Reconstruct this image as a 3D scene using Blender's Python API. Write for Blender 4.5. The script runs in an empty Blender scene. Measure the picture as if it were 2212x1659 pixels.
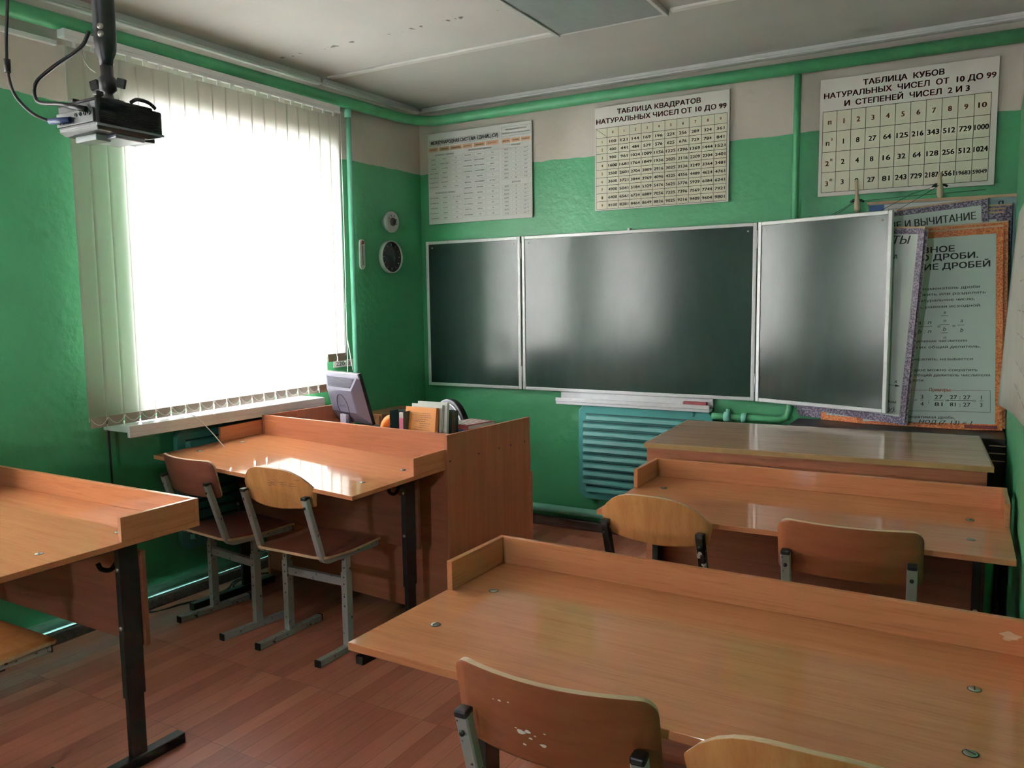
import bpy, math, random
import numpy as np
from mathutils import Matrix, Vector
from mathutils.geometry import delaunay_2d_cdt
random.seed(7)
R = math.radians
PI = math.pi
SC = bpy.context.scene
COL = SC.collection

# ------------------------------------------------------------------ camera
cam_d = bpy.data.cameras.new('camera')
cam = bpy.data.objects.new('camera', cam_d); COL.objects.link(cam)
yaw, pitch, roll = R(30.071), R(5.778), R(-0.699)
f_ = Vector((-math.sin(yaw)*math.cos(pitch), math.cos(yaw)*math.cos(pitch), -math.sin(pitch)))
r_ = Vector((math.cos(yaw), math.sin(yaw), 0)); u_ = r_.cross(f_)
r2 = r_*math.cos(roll) + u_*math.sin(roll); u2 = -r_*math.sin(roll) + u_*math.cos(roll)
M = Matrix((r2, u2, -f_)).transposed().to_4x4(); M.translation = Vector((3.417, -4.659, 1.468))
cam.matrix_world = M
cam_d.sensor_fit = 'HORIZONTAL'; cam_d.sensor_width = 36; cam_d.lens = 36*1741.34/2212
cam_d.clip_start = 0.02
SC.camera = cam

# ------------------------------------------------------------------ world, daylight, exposure
w = bpy.data.worlds.new('sky'); SC.world = w; w.use_nodes = True
w.node_tree.nodes['Background'].inputs[0].default_value = (.90, .91, 1, 1)
w.node_tree.nodes['Background'].inputs[1].default_value = 225.0
vs = SC.view_settings
vs.view_transform = 'Standard'; vs.look = 'None'; vs.gamma = 1; vs.use_curve_mapping = False
vs.exposure = 0.5
WALL_ROT = -0.025                     # the window wall is not quite square to the board wall
def sky_portal(name, m, wd, ht):          # tells the sampler where the sky comes in
    l = bpy.data.lights.new(name, 'AREA'); l.shape = 'RECTANGLE'; l.size = wd; l.size_y = ht
    l.cycles.is_portal = True
    o = bpy.data.objects.new(name, l); COL.objects.link(o)
    # light shines along local -Z: aim it at +X
    o.matrix_world = m @ Matrix(((0, 0, -1, 0), (1, 0, 0, 0), (0, -1, 0, 0), (0, 0, 0, 1)))
WINDOWS = [(-2.24, -.98, .95, 2.36), (-4.75, -3.15, .95, 2.36)]
REAR_FILL = (1.98, 2.28, 1.45, 1.75)         # unseen window added in the rear wall for fill light, behind the camera
for a in WINDOWS: sky_portal('window_daylight', Matrix.Rotation(WALL_ROT, 4, 'Z') @ Matrix.Translation((-.35, (a[0]+a[1])/2, (a[2]+a[3])/2)), a[1]-a[0], a[3]-a[2])
YF = -6.7
sky_portal('window_daylight', Matrix.Translation(((REAR_FILL[0]+REAR_FILL[1])/2, YF-.21, (REAR_FILL[2]+REAR_FILL[3])/2)) @ Matrix.Rotation(PI/2, 4, 'Z'), REAR_FILL[1]-REAR_FILL[0], REAR_FILL[3]-REAR_FILL[2])  # sky entering by the added fill window


# ------------------------------------------------------------------ materials
def mat(name, col, rough=.5, metal=0, spec=.5, noise=None, bump=None, build=None, coat=0):
    m = bpy.data.materials.new(name); m.use_nodes = True
    nt = m.node_tree; b = nt.nodes['Principled BSDF']
    b.inputs['Base Color'].default_value = (*col, 1); b.inputs['Roughness'].default_value = rough
    b.inputs['Metallic'].default_value = metal; b.inputs['Specular IOR Level'].default_value = spec
    if coat: b.inputs['Coat Weight'].default_value = coat; b.inputs['Coat Roughness'].default_value = .08
    tc = nt.nodes.new('ShaderNodeTexCoord')
    N = lambda t, **k: node(nt, t, **k)
    if noise:                          # (scale, contrast, (sx,sy,sz))
        mp = N('ShaderNodeMapping'); mp.inputs['Scale'].default_value = noise[2] if len(noise) > 2 else (1, 1, 1)
        nt.links.new(tc.outputs['Object'], mp.inputs[0])
        n = N('ShaderNodeTexNoise'); n.inputs['Scale'].default_value = noise[0]; n.inputs['Detail'].default_value = 4
        nt.links.new(mp.outputs[0], n.inputs['Vector'])
        r = ramp(nt, n.outputs[0], [(.3, tuple(c*(1-noise[1]) for c in col)), (.7, tuple(min(1, c*(1+noise[1])) for c in col))])
        nt.links.new(r, b.inputs['Base Color'])
    if bump:                           # (scale, strength)
        n = N('ShaderNodeTexNoise'); n.inputs['Scale'].default_value = bump[0]; n.inputs['Detail'].default_value = 3
        nt.links.new(tc.outputs['Object'], n.inputs['Vector'])
        bp = N('ShaderNodeBump'); bp.inputs['Strength'].default_value = bump[1]; bp.inputs['Distance'].default_value = .01
        nt.links.new(n.outputs[0], bp.inputs['Height']); nt.links.new(bp.outputs[0], b.inputs['Normal'])
    if build: build(nt, b, tc)
    return m
def node(nt, t, **k):
    n = nt.nodes.new(t)
    for a, v in k.items(): setattr(n, a, v)
    return n
def ramp(nt, src, stops, interp='LINEAR'):
    r = nt.nodes.new('ShaderNodeValToRGB'); r.color_ramp.interpolation = interp
    e = r.color_ramp.elements
    while len(e) < len(stops): e.new(.5)
    for x, (p, c) in zip(e, stops): x.position = p; x.color = (*c, 1) if len(c) == 3 else c
    nt.links.new(src, r.inputs[0]); return r.outputs[0]
def math_(nt, op, a, b=None, c=None):
    n = nt.nodes.new('ShaderNodeMath'); n.operation = op
    for i, x in enumerate((a, b, c)):
        if x is None: continue
        if isinstance(x, (int, float)): n.inputs[i].default_value = x
        else: nt.links.new(x, n.inputs[i])
    return n.outputs[0]
def mix(nt, fac, a, b):
    n = nt.nodes.new('ShaderNodeMix'); n.data_type = 'RGBA'
    for i, x in ((0, fac), (6, a), (7, b)):
        if isinstance(x, tuple): n.inputs[i].default_value = (*x, 1)
        elif isinstance(x, (int, float)): n.inputs[i].default_value = x
        else: nt.links.new(x, n.inputs[i])
    return n.outputs[2]
def noise_(nt, vec, scale, detail=3, rough=.5, sc=None):
    if sc:
        mp = nt.nodes.new('ShaderNodeMapping'); mp.inputs['Scale'].default_value = sc
        nt.links.new(vec, mp.inputs[0]); vec = mp.outputs[0]
    n = nt.nodes.new('ShaderNodeTexNoise'); n.inputs['Scale'].default_value = scale
    n.inputs['Detail'].default_value = detail; n.inputs['Roughness'].default_value = rough
    nt.links.new(vec, n.inputs['Vector']); return n.outputs[0]
def bump_(nt, b, h, strength, dist=.01):
    bp = nt.nodes.new('ShaderNodeBump'); bp.inputs['Strength'].default_value = strength; bp.inputs['Distance'].default_value = dist
    nt.links.new(h, bp.inputs['Height']); nt.links.new(bp.outputs[0], b.inputs['Normal'])

GREEN = (.052, .265, .118)
BEIGE = (.56, .51, .45)
def wall_paint(nt, b, tc):
    P = tc.outputs['Object']
    sp = node(nt, 'ShaderNodeSeparateXYZ'); nt.links.new(P, sp.inputs[0])
    wob = noise_(nt, P, 7, 3)
    z = math_(nt, 'ADD', sp.outputs[2], math_(nt, 'MULTIPLY', math_(nt, 'SUBTRACT', wob, .5), .03))
    up = math_(nt, 'GREATER_THAN', z, 2.36)
    g = ramp(nt, noise_(nt, P, 2.2, 4), [(.3, tuple(c*.93 for c in GREEN)), (.7, tuple(c*1.06 for c in GREEN))])
    e = ramp(nt, noise_(nt, P, 3, 4), [(.3, tuple(c*.93 for c in BEIGE)), (.7, tuple(c*1.05 for c in BEIGE))])
    spk = math_(nt, 'GREATER_THAN', noise_(nt, P, 30, 2), .80)
    g = mix(nt, spk, g, (.03, .12, .06))
    nt.links.new(mix(nt, up, g, e), b.inputs['Base Color'])
    nt.links.new(math_(nt, 'ADD', math_(nt, 'MULTIPLY', up, .4), .38), b.inputs['Roughness'])
    h = math_(nt, 'ADD', noise_(nt, P, 22, 5), math_(nt, 'MULTIPLY', noise_(nt, P, 6, 2), 1.2))
    bump_(nt, b, h, .35, .012)
M_WALL = mat('wall_oil_paint', GREEN, .4, build=wall_paint)

def ceiling_paint(nt, b, tc):
    P = tc.outputs['Object']
    sp = node(nt, 'ShaderNodeSeparateXYZ'); nt.links.new(P, sp.inputs[0])
    base = ramp(nt, noise_(nt, P, 1.6, 4), [(.3, (.53, .525, .505)), (.7, (.60, .595, .575))])
    seam = math_(nt, 'LESS_THAN', math_(nt, 'ABSOLUTE', math_(nt, 'ADD', sp.outputs[1], 1.36)), .014)
    ch = math_(nt, 'MULTIPLY', seam, math_(nt, 'GREATER_THAN', noise_(nt, P, 26, 3), .62))
    nt.links.new(mix(nt, ch, base, (.20, .19, .17)), b.inputs['Base Color'])
    bump_(nt, b, noise_(nt, P, 14, 4), .25, .008)
M_CEIL = mat('ceiling_whitewash', (.64, .62, .58), .85, build=ceiling_paint)

def floor_mat(nt, b, tc):
    P = tc.outputs['Object']
    sp = node(nt, 'ShaderNodeSeparateXYZ'); nt.links.new(P, sp.inputs[0])
    cb = node(nt, 'ShaderNodeCombineXYZ')
    nt.links.new(sp.outputs[1], cb.inputs[0]); nt.links.new(sp.outputs[0], cb.inputs[1])
    br = node(nt, 'ShaderNodeTexBrick'); nt.links.new(cb.outputs[0], br.inputs['Vector'])
    br.offset = .37; br.offset_frequency = 1; br.squash = 1
    for k, v in (('Scale', 1), ('Mortar Size', .0011), ('Mortar Smooth', .1), ('Bias', 0), ('Brick Width', .46), ('Row Height', .068)):
        br.inputs[k].default_value = v
    br.inputs['Color1'].default_value = (.0, 0, 0, 1); br.inputs['Color2'].default_value = (1, 1, 1, 1)
    br.inputs['Mortar'].default_value = (.35, .35, .35, 1)
    tone = ramp(nt, br.outputs['Color'], [(0, (.25, .072, .043)), (.5, (.40, .135, .082)), (1, (.54, .21, .13))])
    grain = noise_(nt, P, 6, 5, .6, (14, 1, 1))
    t2 = mix(nt, .35, tone, ramp(nt, grain, [(.3, (.30, .095, .056)), (.7, (.52, .20, .122))]))
    col = mix(nt, math_(nt, 'MULTIPLY', br.outputs['Fac'], .55), t2, (.06, .02, .012))
    dirt = noise_(nt, P, 2.4, 4)
    nt.links.new(mix(nt, math_(nt, 'MULTIPLY', math_(nt, 'GREATER_THAN', noise_(nt, P, 40, 2), .77), .4), col, (.45, .36, .3)), b.inputs['Base Color'])
    nt.links.new(math_(nt, 'ADD', math_(nt, 'MULTIPLY', dirt, .2), .26), b.inputs['Roughness'])
M_FLOOR = mat('parquet_linoleum', (.2, .08, .05), .35, build=floor_mat)

def wood(name, a, c, rough=.35, axis='x', coat=0, streak=1.0):
    sc = {'x': (1, 16, 16), 'y': (16, 1, 16), 'z': (16, 16, 1)}[axis]
    sc2 = {'x': (3, 90, 90), 'y': (90, 3, 90), 'z': (90, 90, 3)}[axis]
    def bld(nt, b, tc):
        P = tc.outputs['Object']
        base = ramp(nt, noise_(nt, P, 2.2, 5, .55, sc), [(.32, a), (.68, c)])
        fine = noise_(nt, P, 2.2, 3, .6, sc2)
        dark = math_(nt, 'MULTIPLY', ramp(nt, fine, [(.5, (0, 0, 0)), (.72, (1, 1, 1))]), .38*streak)
        nt.links.new(mix(nt, dark, base, tuple(x*.55 for x in a)), b.inputs['Base Color'])
        nt.links.new(math_(nt, 'ADD', math_(nt, 'MULTIPLY', noise_(nt, P, 9, 3), .04), rough-.02), b.inputs['Roughness'])
    return mat(name, a, rough, build=bld, coat=coat)
M_BEECH = wood('beech_laminate', (.455, .178, .078), (.50, .206, .093), .06)
M_BEECH_Y = wood('beech_laminate_depth', (.455, .178, .078), (.50, .206, .093), .06, 'y')
M_EDGE = wood('beech_edge_band', (.36, .165, .075), (.43, .21, .10), .45)
M_MODESTY = wood('dark_beech_panel', (.20, .068, .036), (.26, .095, .05), .42)
M_ALDER = wood('alder_laminate', (.36, .125, .058), (.43, .165, .08), .33)
M_ALDER_V = wood('alder_laminate_upright', (.33, .12, .055), (.40, .155, .076), .33, 'z')
M_OAK = wood('grey_oak_top', (.42, .25, .15), (.50, .32, .20), .13)
M_OAKEDGE = mat('ochre_edge_band', (.40, .24, .09), .4, noise=(20, .08))
M_PLY_OR = wood('lacquered_plywood', (.46, .19, .058), (.58, .27, .095), .34, 'z', streak=.6)
M_PLY_RED = wood('red_brown_plywood', (.22, .062, .022), (.28, .088, .032), .34, 'x', streak=.5)
M_PLY_BR = wood('brown_plywood', (.15, .045, .030), (.20, .062, .04), .34, 'x', streak=.5)
M_PLYEDGE = wood('plywood_edge', (.50, .32, .18), (.62, .43, .27), .5, 'x')
M_BLACK = mat('black_enamel', (.012, .012, .013), .38, noise=(30, .3))
M_PLUG = mat('black_plastic', (.012, .012, .012), .45)
def grey_chip(nt, b, tc):
    P = tc.outputs['Object']
    k = math_(nt, 'GREATER_THAN', noise_(nt, P, 55, 4, .6), .655)
    nt.links.new(mix(nt, k, (.34, .34, .325), (.03, .028, .025)), b.inputs['Base Color'])
M_GREY = mat('chipped_grey_enamel', (.34, .34, .33), .42, build=grey_chip)
def black_chip(nt, b, tc):
    P = tc.outputs['Object']
    k = math_(nt, 'GREATER_THAN', noise_(nt, P, 30, 4, .6), .60)
    nt.links.new(mix(nt, k, (.014, .013, .013), (.5, .5, .48)), b.inputs['Base Color'])
M_BLACKCHIP = mat('chipped_black_enamel', (.014, .014, .014), .4, build=black_chip)
M_STEEL = mat('bolt_steel', (.42, .40, .36), .35, 1)
M_PIPE = mat('green_pipe_paint', (.06, .28, .125), .42, noise=(12, .1), bump=(40, .15))
M_PIPE_T = mat('teal_pipe_paint', (.17, .46, .35), .5, noise=(12, .1), bump=(40, .15))
M_RAD = mat('teal_radiator_paint', (.055, .235, .215), .32, noise=(9, .08), bump=(60, .1))
M_SLOT_SHADE = mat('radiator_slot', (.008, .045, .042), .6)  # dark teal that paints in the gap shadow above each rib
M_WHITE = mat('white_paint', (.72, .72, .70), .4, noise=(10, .05))
M_PVC = mat('white_plastic', (.78, .78, .78), .35)
M_ALU = mat('board_aluminium', (.66, .66, .66), .38, .35, noise=(40, .05))
def chalk(nt, b, tc):
    P = tc.outputs['Object']
    wv = noise_(nt, P, 2.0, 5, .6, (2.2, 1, .7))
    fine = noise_(nt, P, 9, 4, .6, (2, 1, .5))
    k = math_(nt, 'MULTIPLY', math_(nt, 'MULTIPLY', wv, fine), .045)
    nt.links.new(mix(nt, k, (.012, .030, .023), (.5, .55, .55)), b.inputs['Base Color'])
    nt.links.new(math_(nt, 'ADD', math_(nt, 'MULTIPLY', wv, .08), .135), b.inputs['Roughness'])
M_BOARD = mat('green_chalkboard_enamel', (.018, .034, .028), .3, spec=.6, build=chalk)
M_POSTER = mat('poster_ivory', (.74, .695, .645), .5, noise=(5, .03))
M_CELL = mat('poster_cell_yellow', (.70, .67, .52), .5)
M_POSTER_W = mat('poster_white', (.71, .705, .68), .5, noise=(5, .03))
M_CREAM = mat('poster_pale_orange', (.60, .36, .22), .5)
M_BLUEGREY = mat('poster_grey_laminate', (.60, .655, .625), .4, noise=(4, .04))
M_INK = mat('black_ink', (.018, .018, .02), .5)
M_RED = mat('dark_red_ink', (.26, .025, .028), .5)
M_ORED = mat('orange_red_ink', (.46, .10, .05), .5)
M_GREYINK = mat('grey_ink', (.30, .30, .30), .5)
M_BLUEINK = mat('blue_ink', (.03, .09, .25), .5)
def marbled(name, a, c, d):
    def bld(nt, b, tc):
        P = tc.outputs['Object']
        v = node(nt, 'ShaderNodeTexVoronoi'); v.inputs['Scale'].default_value = 130; nt.links.new(P, v.inputs['Vector'])
        n = noise_(nt, P, 150, 4, .7)
        nt.links.new(ramp(nt, math_(nt, 'ADD', math_(nt, 'MULTIPLY', v.outputs[0], .5), math_(nt, 'MULTIPLY', n, .6)), [(.35, a), (.52, c), (.68, d)]), b.inputs['Base Color'])
    return mat(name, a, .4, build=bld)
M_ORANGE = marbled('orange_ornament_border', (.34, .06, .012), (.56, .13, .025), (.64, .24, .07))
M_PURPLE = marbled('purple_ornament_border', (.035, .022, .05), (.14, .10, .17), (.38, .33, .42))
M_DARKRED = mat('dark_red_card', (.14, .018, .015), .4)
M_PINE = wood('pale_lath', (.52, .33, .20), (.62, .42, .27), .55)
M_PEG = wood('weathered_peg_wood', (.40, .32, .22), (.52, .43, .30), .6, 'z')
M_PALEBLUE = mat('pale_blue_card', (.33, .47, .49), .45, noise=(5, .05))
M_THREAD = mat('dark_thread', (.012, .03, .025), .8)
M_DARK = mat('dark_cabinet', (.018, .014, .012), .4, noise=(8, .2))
def fabric(nt, b, tc):
    P = tc.outputs['Object']
    out = nt.nodes['Material Output']
    col = ramp(nt, noise_(nt, P, 3, 3, .6, (40, 90, 2)), [(.3, (.66, .62, .55)), (.7, (.74, .70, .63))])
    d = node(nt, 'ShaderNodeBsdfDiffuse'); t = node(nt, 'ShaderNodeBsdfTranslucent'); m = node(nt, 'ShaderNodeMixShader')
    nt.links.new(col, d.inputs[0]); t.inputs[0].default_value = (.88, .87, .83, 1); m.inputs[0].default_value = .68
    nt.links.new(d.outputs[0], m.inputs[1]); nt.links.new(t.outputs[0], m.inputs[2]); nt.links.new(m.outputs[0], out.inputs[0])
M_BLIND = mat('blind_fabric', (.65, .6, .5), .8, build=fabric)
M_WEIGHT = mat('blind_weight_card', (.36, .30, .24), .7)
M_CHAIN = mat('blind_chain', (.72, .70, .66), .5)
def glass(nt, b, tc):
    out = nt.nodes['Material Output']
    t = node(nt, 'ShaderNodeBsdfTransparent'); g = node(nt, 'ShaderNodeBsdfGlossy'); m = node(nt, 'ShaderNodeMixShader')
    g.inputs['Roughness'].default_value = .02; fr = node(nt, 'ShaderNodeFresnel'); fr.inputs[0].default_value = 1.45
    nt.links.new(fr.outputs[0], m.inputs[0]); nt.links.new(t.outputs[0], m.inputs[1]); nt.links.new(g.outputs[0], m.inputs[2])
    nt.links.new(m.outputs[0], out.inputs[0])
M_GLASS = mat('window_glass', (1, 1, 1), .05, build=glass)
M_LAMP = mat('lamp_diffuser_off', (.25, .29, .29), .3, noise=(30, .06))
M_MON = mat('monitor_grey_plastic', (.15, .15, .21), .38)
M_MONL = mat('monitor_light_rim', (.40, .40, .50), .35)
M_MOND = mat('monitor_vent', (.06, .06, .085), .5)
M_PROJ = mat('projector_black', (.010, .010, .011), .42, bump=(200, .05))
M_PROJG = mat('projector_grey', (.05, .055, .055), .38)
M_PROJS = mat('projector_silver', (.26, .27, .32), .3, .3)
M_CLEAR = mat('clear_visor', (.24, .28, .28), .12)
M_BLUEPLUG = mat('blue_connector', (.015, .03, .10), .4)
M_BOOKOR = mat('orange_cover', (.62, .23, .055), .5, noise=(10, .06))
M_PAPER = mat('page_paper', (.74, .74, .70), .6, noise=(40, .04))
M_BKDARK = mat('dark_green_cover', (.03, .055, .05), .45)
M_BKBROWN = mat('brown_cover', (.13, .085, .06), .5)
M_PINK = mat('pink_rubber', (.60, .16, .24), .5)
M_BOX = mat('smoky_clear_box', (.05, .075, .075), .12)
M_TAPE = mat('orange_tape', (.72, .20, .03), .45)
M_REDBOOK = mat('red_cover', (.22, .035, .04), .5, noise=(20, .3))
M_SKIRT = mat('dark_skirting', (.075, .045, .038), .45, noise=(9, .5, (1, 8, 8)), bump=(30, .4))
M_CLOCKF = mat('clock_dark_face', (.045, .045, .052), .2)
M_CLOCKR = mat('clock_pale_ring', (.42, .47, .42), .35)
M_GAUGE = mat('gauge_grey', (.40, .41, .42), .4)
M_GAUGED = mat('gauge_dark', (.08, .07, .06), .4)
M_MAP = mat('chart_paper', (.58, .57, .50), .5, noise=(6, .05))

# ------------------------------------------------------------------ geometry helpers
class MB:
    def __init__(s): s.v = []; s.f = []; s.m = []; s.s = []
    def add(s, vs_, fs, m=0, sm=False, T=None):
        o = len(s.v)
        s.v += [tuple(T @ Vector(p)) if T else tuple(p) for p in vs_]
        for f in fs: s.f.append([i+o for i in f]); s.m.append(m); s.s.append(sm)
        return s
    def box(s, x0, x1, y0, y1, z0, z1, m=0, T=None):
        v = [(x, y, z) for x in (x0, x1) for y in (y0, y1) for z in (z0, z1)]
        return s.add(v, [(0, 1, 3, 2), (4, 6, 7, 5), (0, 4, 5, 1), (2, 3, 7, 6), (0, 2, 6, 4), (1, 5, 7, 3)], m, False, T)
    def tube(s, path, r, n=10, m=0, caps=True, closed=False, sec=None, sm=True, T=None):
        P = [Vector(p) for p in path]; k = len(P)
        sec = sec or [(r*math.cos(2*PI*i/n), r*math.sin(2*PI*i/n)) for i in range(n)]
        n = len(sec); vs_ = []; N = None
        for i in range(k):
            a = P[(i-1) % k] if (i or closed) else P[0]; b = P[(i+1) % k] if (i < k-1 or closed) else P[-1]
            t = (b-a).normalized()
            if N is None:
                ref = Vector((0, 0, 1)) if abs(t.z) < .9 else Vector((1, 0, 0))
                N = (ref - t*ref.dot(t)).normalized()
            else: N = (N - t*N.dot(t)).normalized()
            B = t.cross(N)
            # mitre stretch
            st = 1
            if 0 < i < k-1:
                c = max(.4, ((P[i]-P[i-1]).normalized()).dot(t)); st = 1/c
            bend = None
            if 0 < i < k-1:
                d1 = (P[i]-P[i-1]).normalized(); d2 = (P[i+1]-P[i]).normalized(); bd = d2-d1
                if bd.length > 1e-4: bend = bd.normalized()
            for (a_, b_) in sec:
                q = N*a_ + B*b_
                if bend: q = q + bend*(q.dot(bend))*(st-1)
                vs_.append(P[i]+q)
        fs = []
        for i in range(k if closed else k-1):
            j = (i+1) % k
            for e in range(n): fs.append((i*n+e, i*n+(e+1) % n, j*n+(e+1) % n, j*n+e))
        s.add(vs_, fs, m, sm, T)
        if caps and not closed:
            o = len(s.v)-len(vs_)
            s.f.append([o+i for i in range(n)][::-1]); s.m.append(m); s.s.append(False)
            s.f.append([o+(k-1)*n+i for i in range(n)]); s.m.append(m); s.s.append(False)
        return s
    def rect(s, path, w, h, m=0, c=.003, T=None):
        a, b = w/2, h/2
        sec = [(a, -b+c), (a, b-c), (a-c, b), (-a+c, b), (-a, b-c), (-a, -b+c), (-a+c, -b), (a-c, -b)]
        return s.tube(path, 0, m=m, sec=sec, sm=False, T=T)
    def lathe(s, prof, n=24, m=0, T=None, sm=True, arc=None):
        vs_ = []; fs = []; k = len(prof)
        for i in range(n):
            a = 2*PI*i/n
            vs_ += [(p[0]*math.cos(a), p[0]*math.sin(a), p[1]) for p in prof]
        for i in range(n):
            j = (i+1) % n
            for e in range(k-1): fs.append((i*k+e, j*k+e, j*k+e+1, i*k+e+1))
        return s.add(vs_, fs, m, sm, T)
    def prism(s, poly, z0, z1, m=0, T=None, sm=False):
        n = len(poly)
        vs_ = [(x, y, z0) for x, y in poly]+[(x, y, z1) for x, y in poly]
        fs = [list(range(n))[::-1], list(range(n, 2*n))]
        s.add(vs_, fs, m, False, T); o = len(s.v)-2*n
        for i in range(n): s.f.append([o+i, o+(i+1) % n, o+n+(i+1) % n, o+n+i]); s.m.append(m); s.s.append(sm)
        return s
    def sheet(s, fn, nu, nv, th, m=0, me=0, T=None):
        """closed thick sheet from fn(u,v) -> point, u,v in 0..1"""
        g = [[Vector(fn(i/nu, j/nv)) for j in range(nv+1)] for i in range(nu+1)]
        def nor(i, j):
            a = g[min(i+1, nu)][j]-g[max(i-1, 0)][j]; b = g[i][min(j+1, nv)]-g[i][max(j-1, 0)]
            c = a.cross(b); return c.normalized() if c.length > 1e-9 else Vector((0, 0, 1))
        W = nv+1; A = []; B = []
        for i in range(nu+1):
            for j in range(nv+1):
                k = nor(i, j)*th/2; A.append(g[i][j]+k); B.append(g[i][j]-k)
        o = len(A); fs = []; ed = []
        for i in range(nu):
            for j in range(nv):
                a, b, c, d = i*W+j, (i+1)*W+j, (i+1)*W+j+1, i*W+j+1
                fs.append((a, b, c, d)); fs.append((o+d, o+c, o+b, o+a))
        rim = [i*W for i in range(nu+1)]+[nu*W+j for j in range(1, W)]+[i*W+nv for i in range(nu-1, -1, -1)]+[j for j in range(nv-1, 0, -1)]
        for a, b in zip(rim, rim[1:]+rim[:1]): ed.append((a, o+a, o+b, b))
        s.add(A+B, fs, m, True, T); k = len(s.v)-2*o
        for f in ed: s.f.append([i+k for i in f]); s.m.append(me); s.s.append(False)
        return s
    def build(s, name, mats, parent=None, bevel=0, loc=None):
        me = bpy.data.meshes.new(name); me.from_pydata(s.v, [], s.f)
        for x in (mats if isinstance(mats, (list, tuple)) else [mats]): me.materials.append(x)
        me.polygons.foreach_set('material_index', s.m); me.polygons.foreach_set('use_smooth', s.s); me.update()
        o = bpy.data.objects.new(name, me); COL.objects.link(o)
        if parent: o.parent = parent
        if loc: o.location = loc
        if bevel:
            b = o.modifiers.new('bevel', 'BEVEL'); b.width = bevel; b.segments = 2; b.limit_method = 'ANGLE'; b.angle_limit = R(40)
        return o

def curve(pts, n=6):
    P = [Vector(p) for p in pts]; out = []
    for i in range(len(P)-1):
        a, b, c, d = P[max(i-1, 0)], P[i], P[i+1], P[min(i+2, len(P)-1)]
        for k in range(n):
            t = k/n; out.append(tuple(.5*((2*b)+(c-a)*t+(2*a-5*b+4*c-d)*t*t+(3*b-a-3*c+d)*t**3)))
    return out+[tuple(P[-1])]
def tag(o, label, cat, group=None, kind=None):
    o['label'] = label; o['category'] = cat
    if group: o['group'] = group
    if kind: o['kind'] = kind
    return o
def thing(name, label, cat, loc=(0, 0, 0), rz=0, group=None):
    o = bpy.data.objects.new(name, None); COL.objects.link(o); o.empty_display_size = .05
    o.location = loc; o.rotation_euler = (0, 0, rz); return tag(o, label, cat, group)
def struct(o, label=None):
    o['kind'] = 'structure'
    if label: o['label'] = label
    return o
def swin(name):
    o = bpy.data.objects.new(name, None); COL.objects.link(o); o['kind'] = 'structure'; return o
def wallroot(o): o.rotation_euler = (0, 0, WALL_ROT); return o
def arc(c, r, a0, a1, n, plane='yz', fixed=0):
    out = []
    for i in range(n+1):
        a = a0+(a1-a0)*i/n; p, q = c[0]+r*math.cos(a), c[1]+r*math.sin(a)
        out.append({'yz': (fixed, p, q), 'xz': (p, fixed, q), 'xy': (p, q, fixed)}[plane])
    return out
_tc = {}
def glyphs(t, bold=0, shear=0):
    key = (t, bold, shear)
    if key not in _tc:
        cu = bpy.data.curves.new('lettering', 'FONT'); cu.body = t; cu.resolution_u = 2; cu.fill_mode = 'NONE'; cu.shear = shear
        ob = bpy.data.objects.new('lettering', cu); me = bpy.data.meshes.new_from_object(ob)
        # letter outlines overlap themselves: triangulate them and keep what a non-zero winding fills
        vs_ = [(v.co.x, v.co.y) for v in me.vertices]; fs = []
        if vs_:
            ed = [tuple(e.vertices) for e in me.edges]
            co, _, tri, _, _, _ = delaunay_2d_cdt([Vector(p) for p in vs_], ed, [], 0, 1e-6)
            P = np.array(vs_); A, B = P[[e[0] for e in ed]], P[[e[1] for e in ed]]
            Q = np.array([[c.x, c.y] for c in co]); T3 = [f for f in tri if len(f) == 3]
            C = Q[np.array(T3)].mean(1)
            x, y = C[:, :1], C[:, 1:]
            up = (A[:, 1] <= y) & (B[:, 1] > y); dn = (A[:, 1] > y) & (B[:, 1] <= y)
            side = (B[:, 0]-A[:, 0])*(y-A[:, 1])-(x-A[:, 0])*(B[:, 1]-A[:, 1])
            wn = (up & (side > 0)).sum(1)-(dn & (side < 0)).sum(1)
            vs_ = [tuple(q) for q in Q]
            for f, k in zip(T3, wn):
                if k:
                    a_, b_, c_ = (Q[i] for i in f)
                    cr = (b_[0]-a_[0])*(c_[1]-a_[1])-(b_[1]-a_[1])*(c_[0]-a_[0])
                    if abs(cr) > 1e-9: fs.append(list(f) if cr > 0 else list(f)[::-1])
        bpy.data.objects.remove(ob); bpy.data.meshes.remove(me); bpy.data.curves.remove(cu)
        if not vs_: vs_ = [(0, 0)]
        _tc[key] = (vs_, fs, min(v[0] for v in vs_), max(v[0] for v in vs_))
    return _tc[key]
def write(mb, t, u, v, h, mode='c', width=None, bold=0, shear=0, y=0, m=0, T=None):
    """lettering in the x-z plane facing -y; h is the cap height"""
    vs_, fs, a, b = glyphs(t, 0, shear)
    k = h/.728; kx = k if not width else width/max(b-a, 1e-6)
    w_ = (b-a)*kx; x0 = {'c': u-w_/2, 'l': u, 'r': u-w_}[mode]
    for dx in ((-.9, .9) if bold else (0,)):
        for dz in ((-.5, .5) if bold > .03 else (0,)):
            mb.add([(x0+(p-a)*kx+dx*bold*h, y, v+q*k+dz*bold*h) for p, q in vs_], fs, m, False, T)
def hline(mb, u0, u1, v, t, y, m=0): mb.add([(u0, y, v-t/2), (u1, y, v-t/2), (u1, y, v+t/2), (u0, y, v+t/2)], [(0, 1, 2, 3)], m)
def vline(mb, u, v0, v1, t, y, m=0): mb.add([(u-t/2, y, v0), (u+t/2, y, v0), (u+t/2, y, v1), (u-t/2, y, v1)], [(0, 1, 2, 3)], m)
def rectf(mb, u0, u1, v0, v1, y, m=0): mb.add([(u0, y, v0), (u1, y, v0), (u1, y, v1), (u0, y, v1)], [(0, 1, 2, 3)], m)
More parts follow.
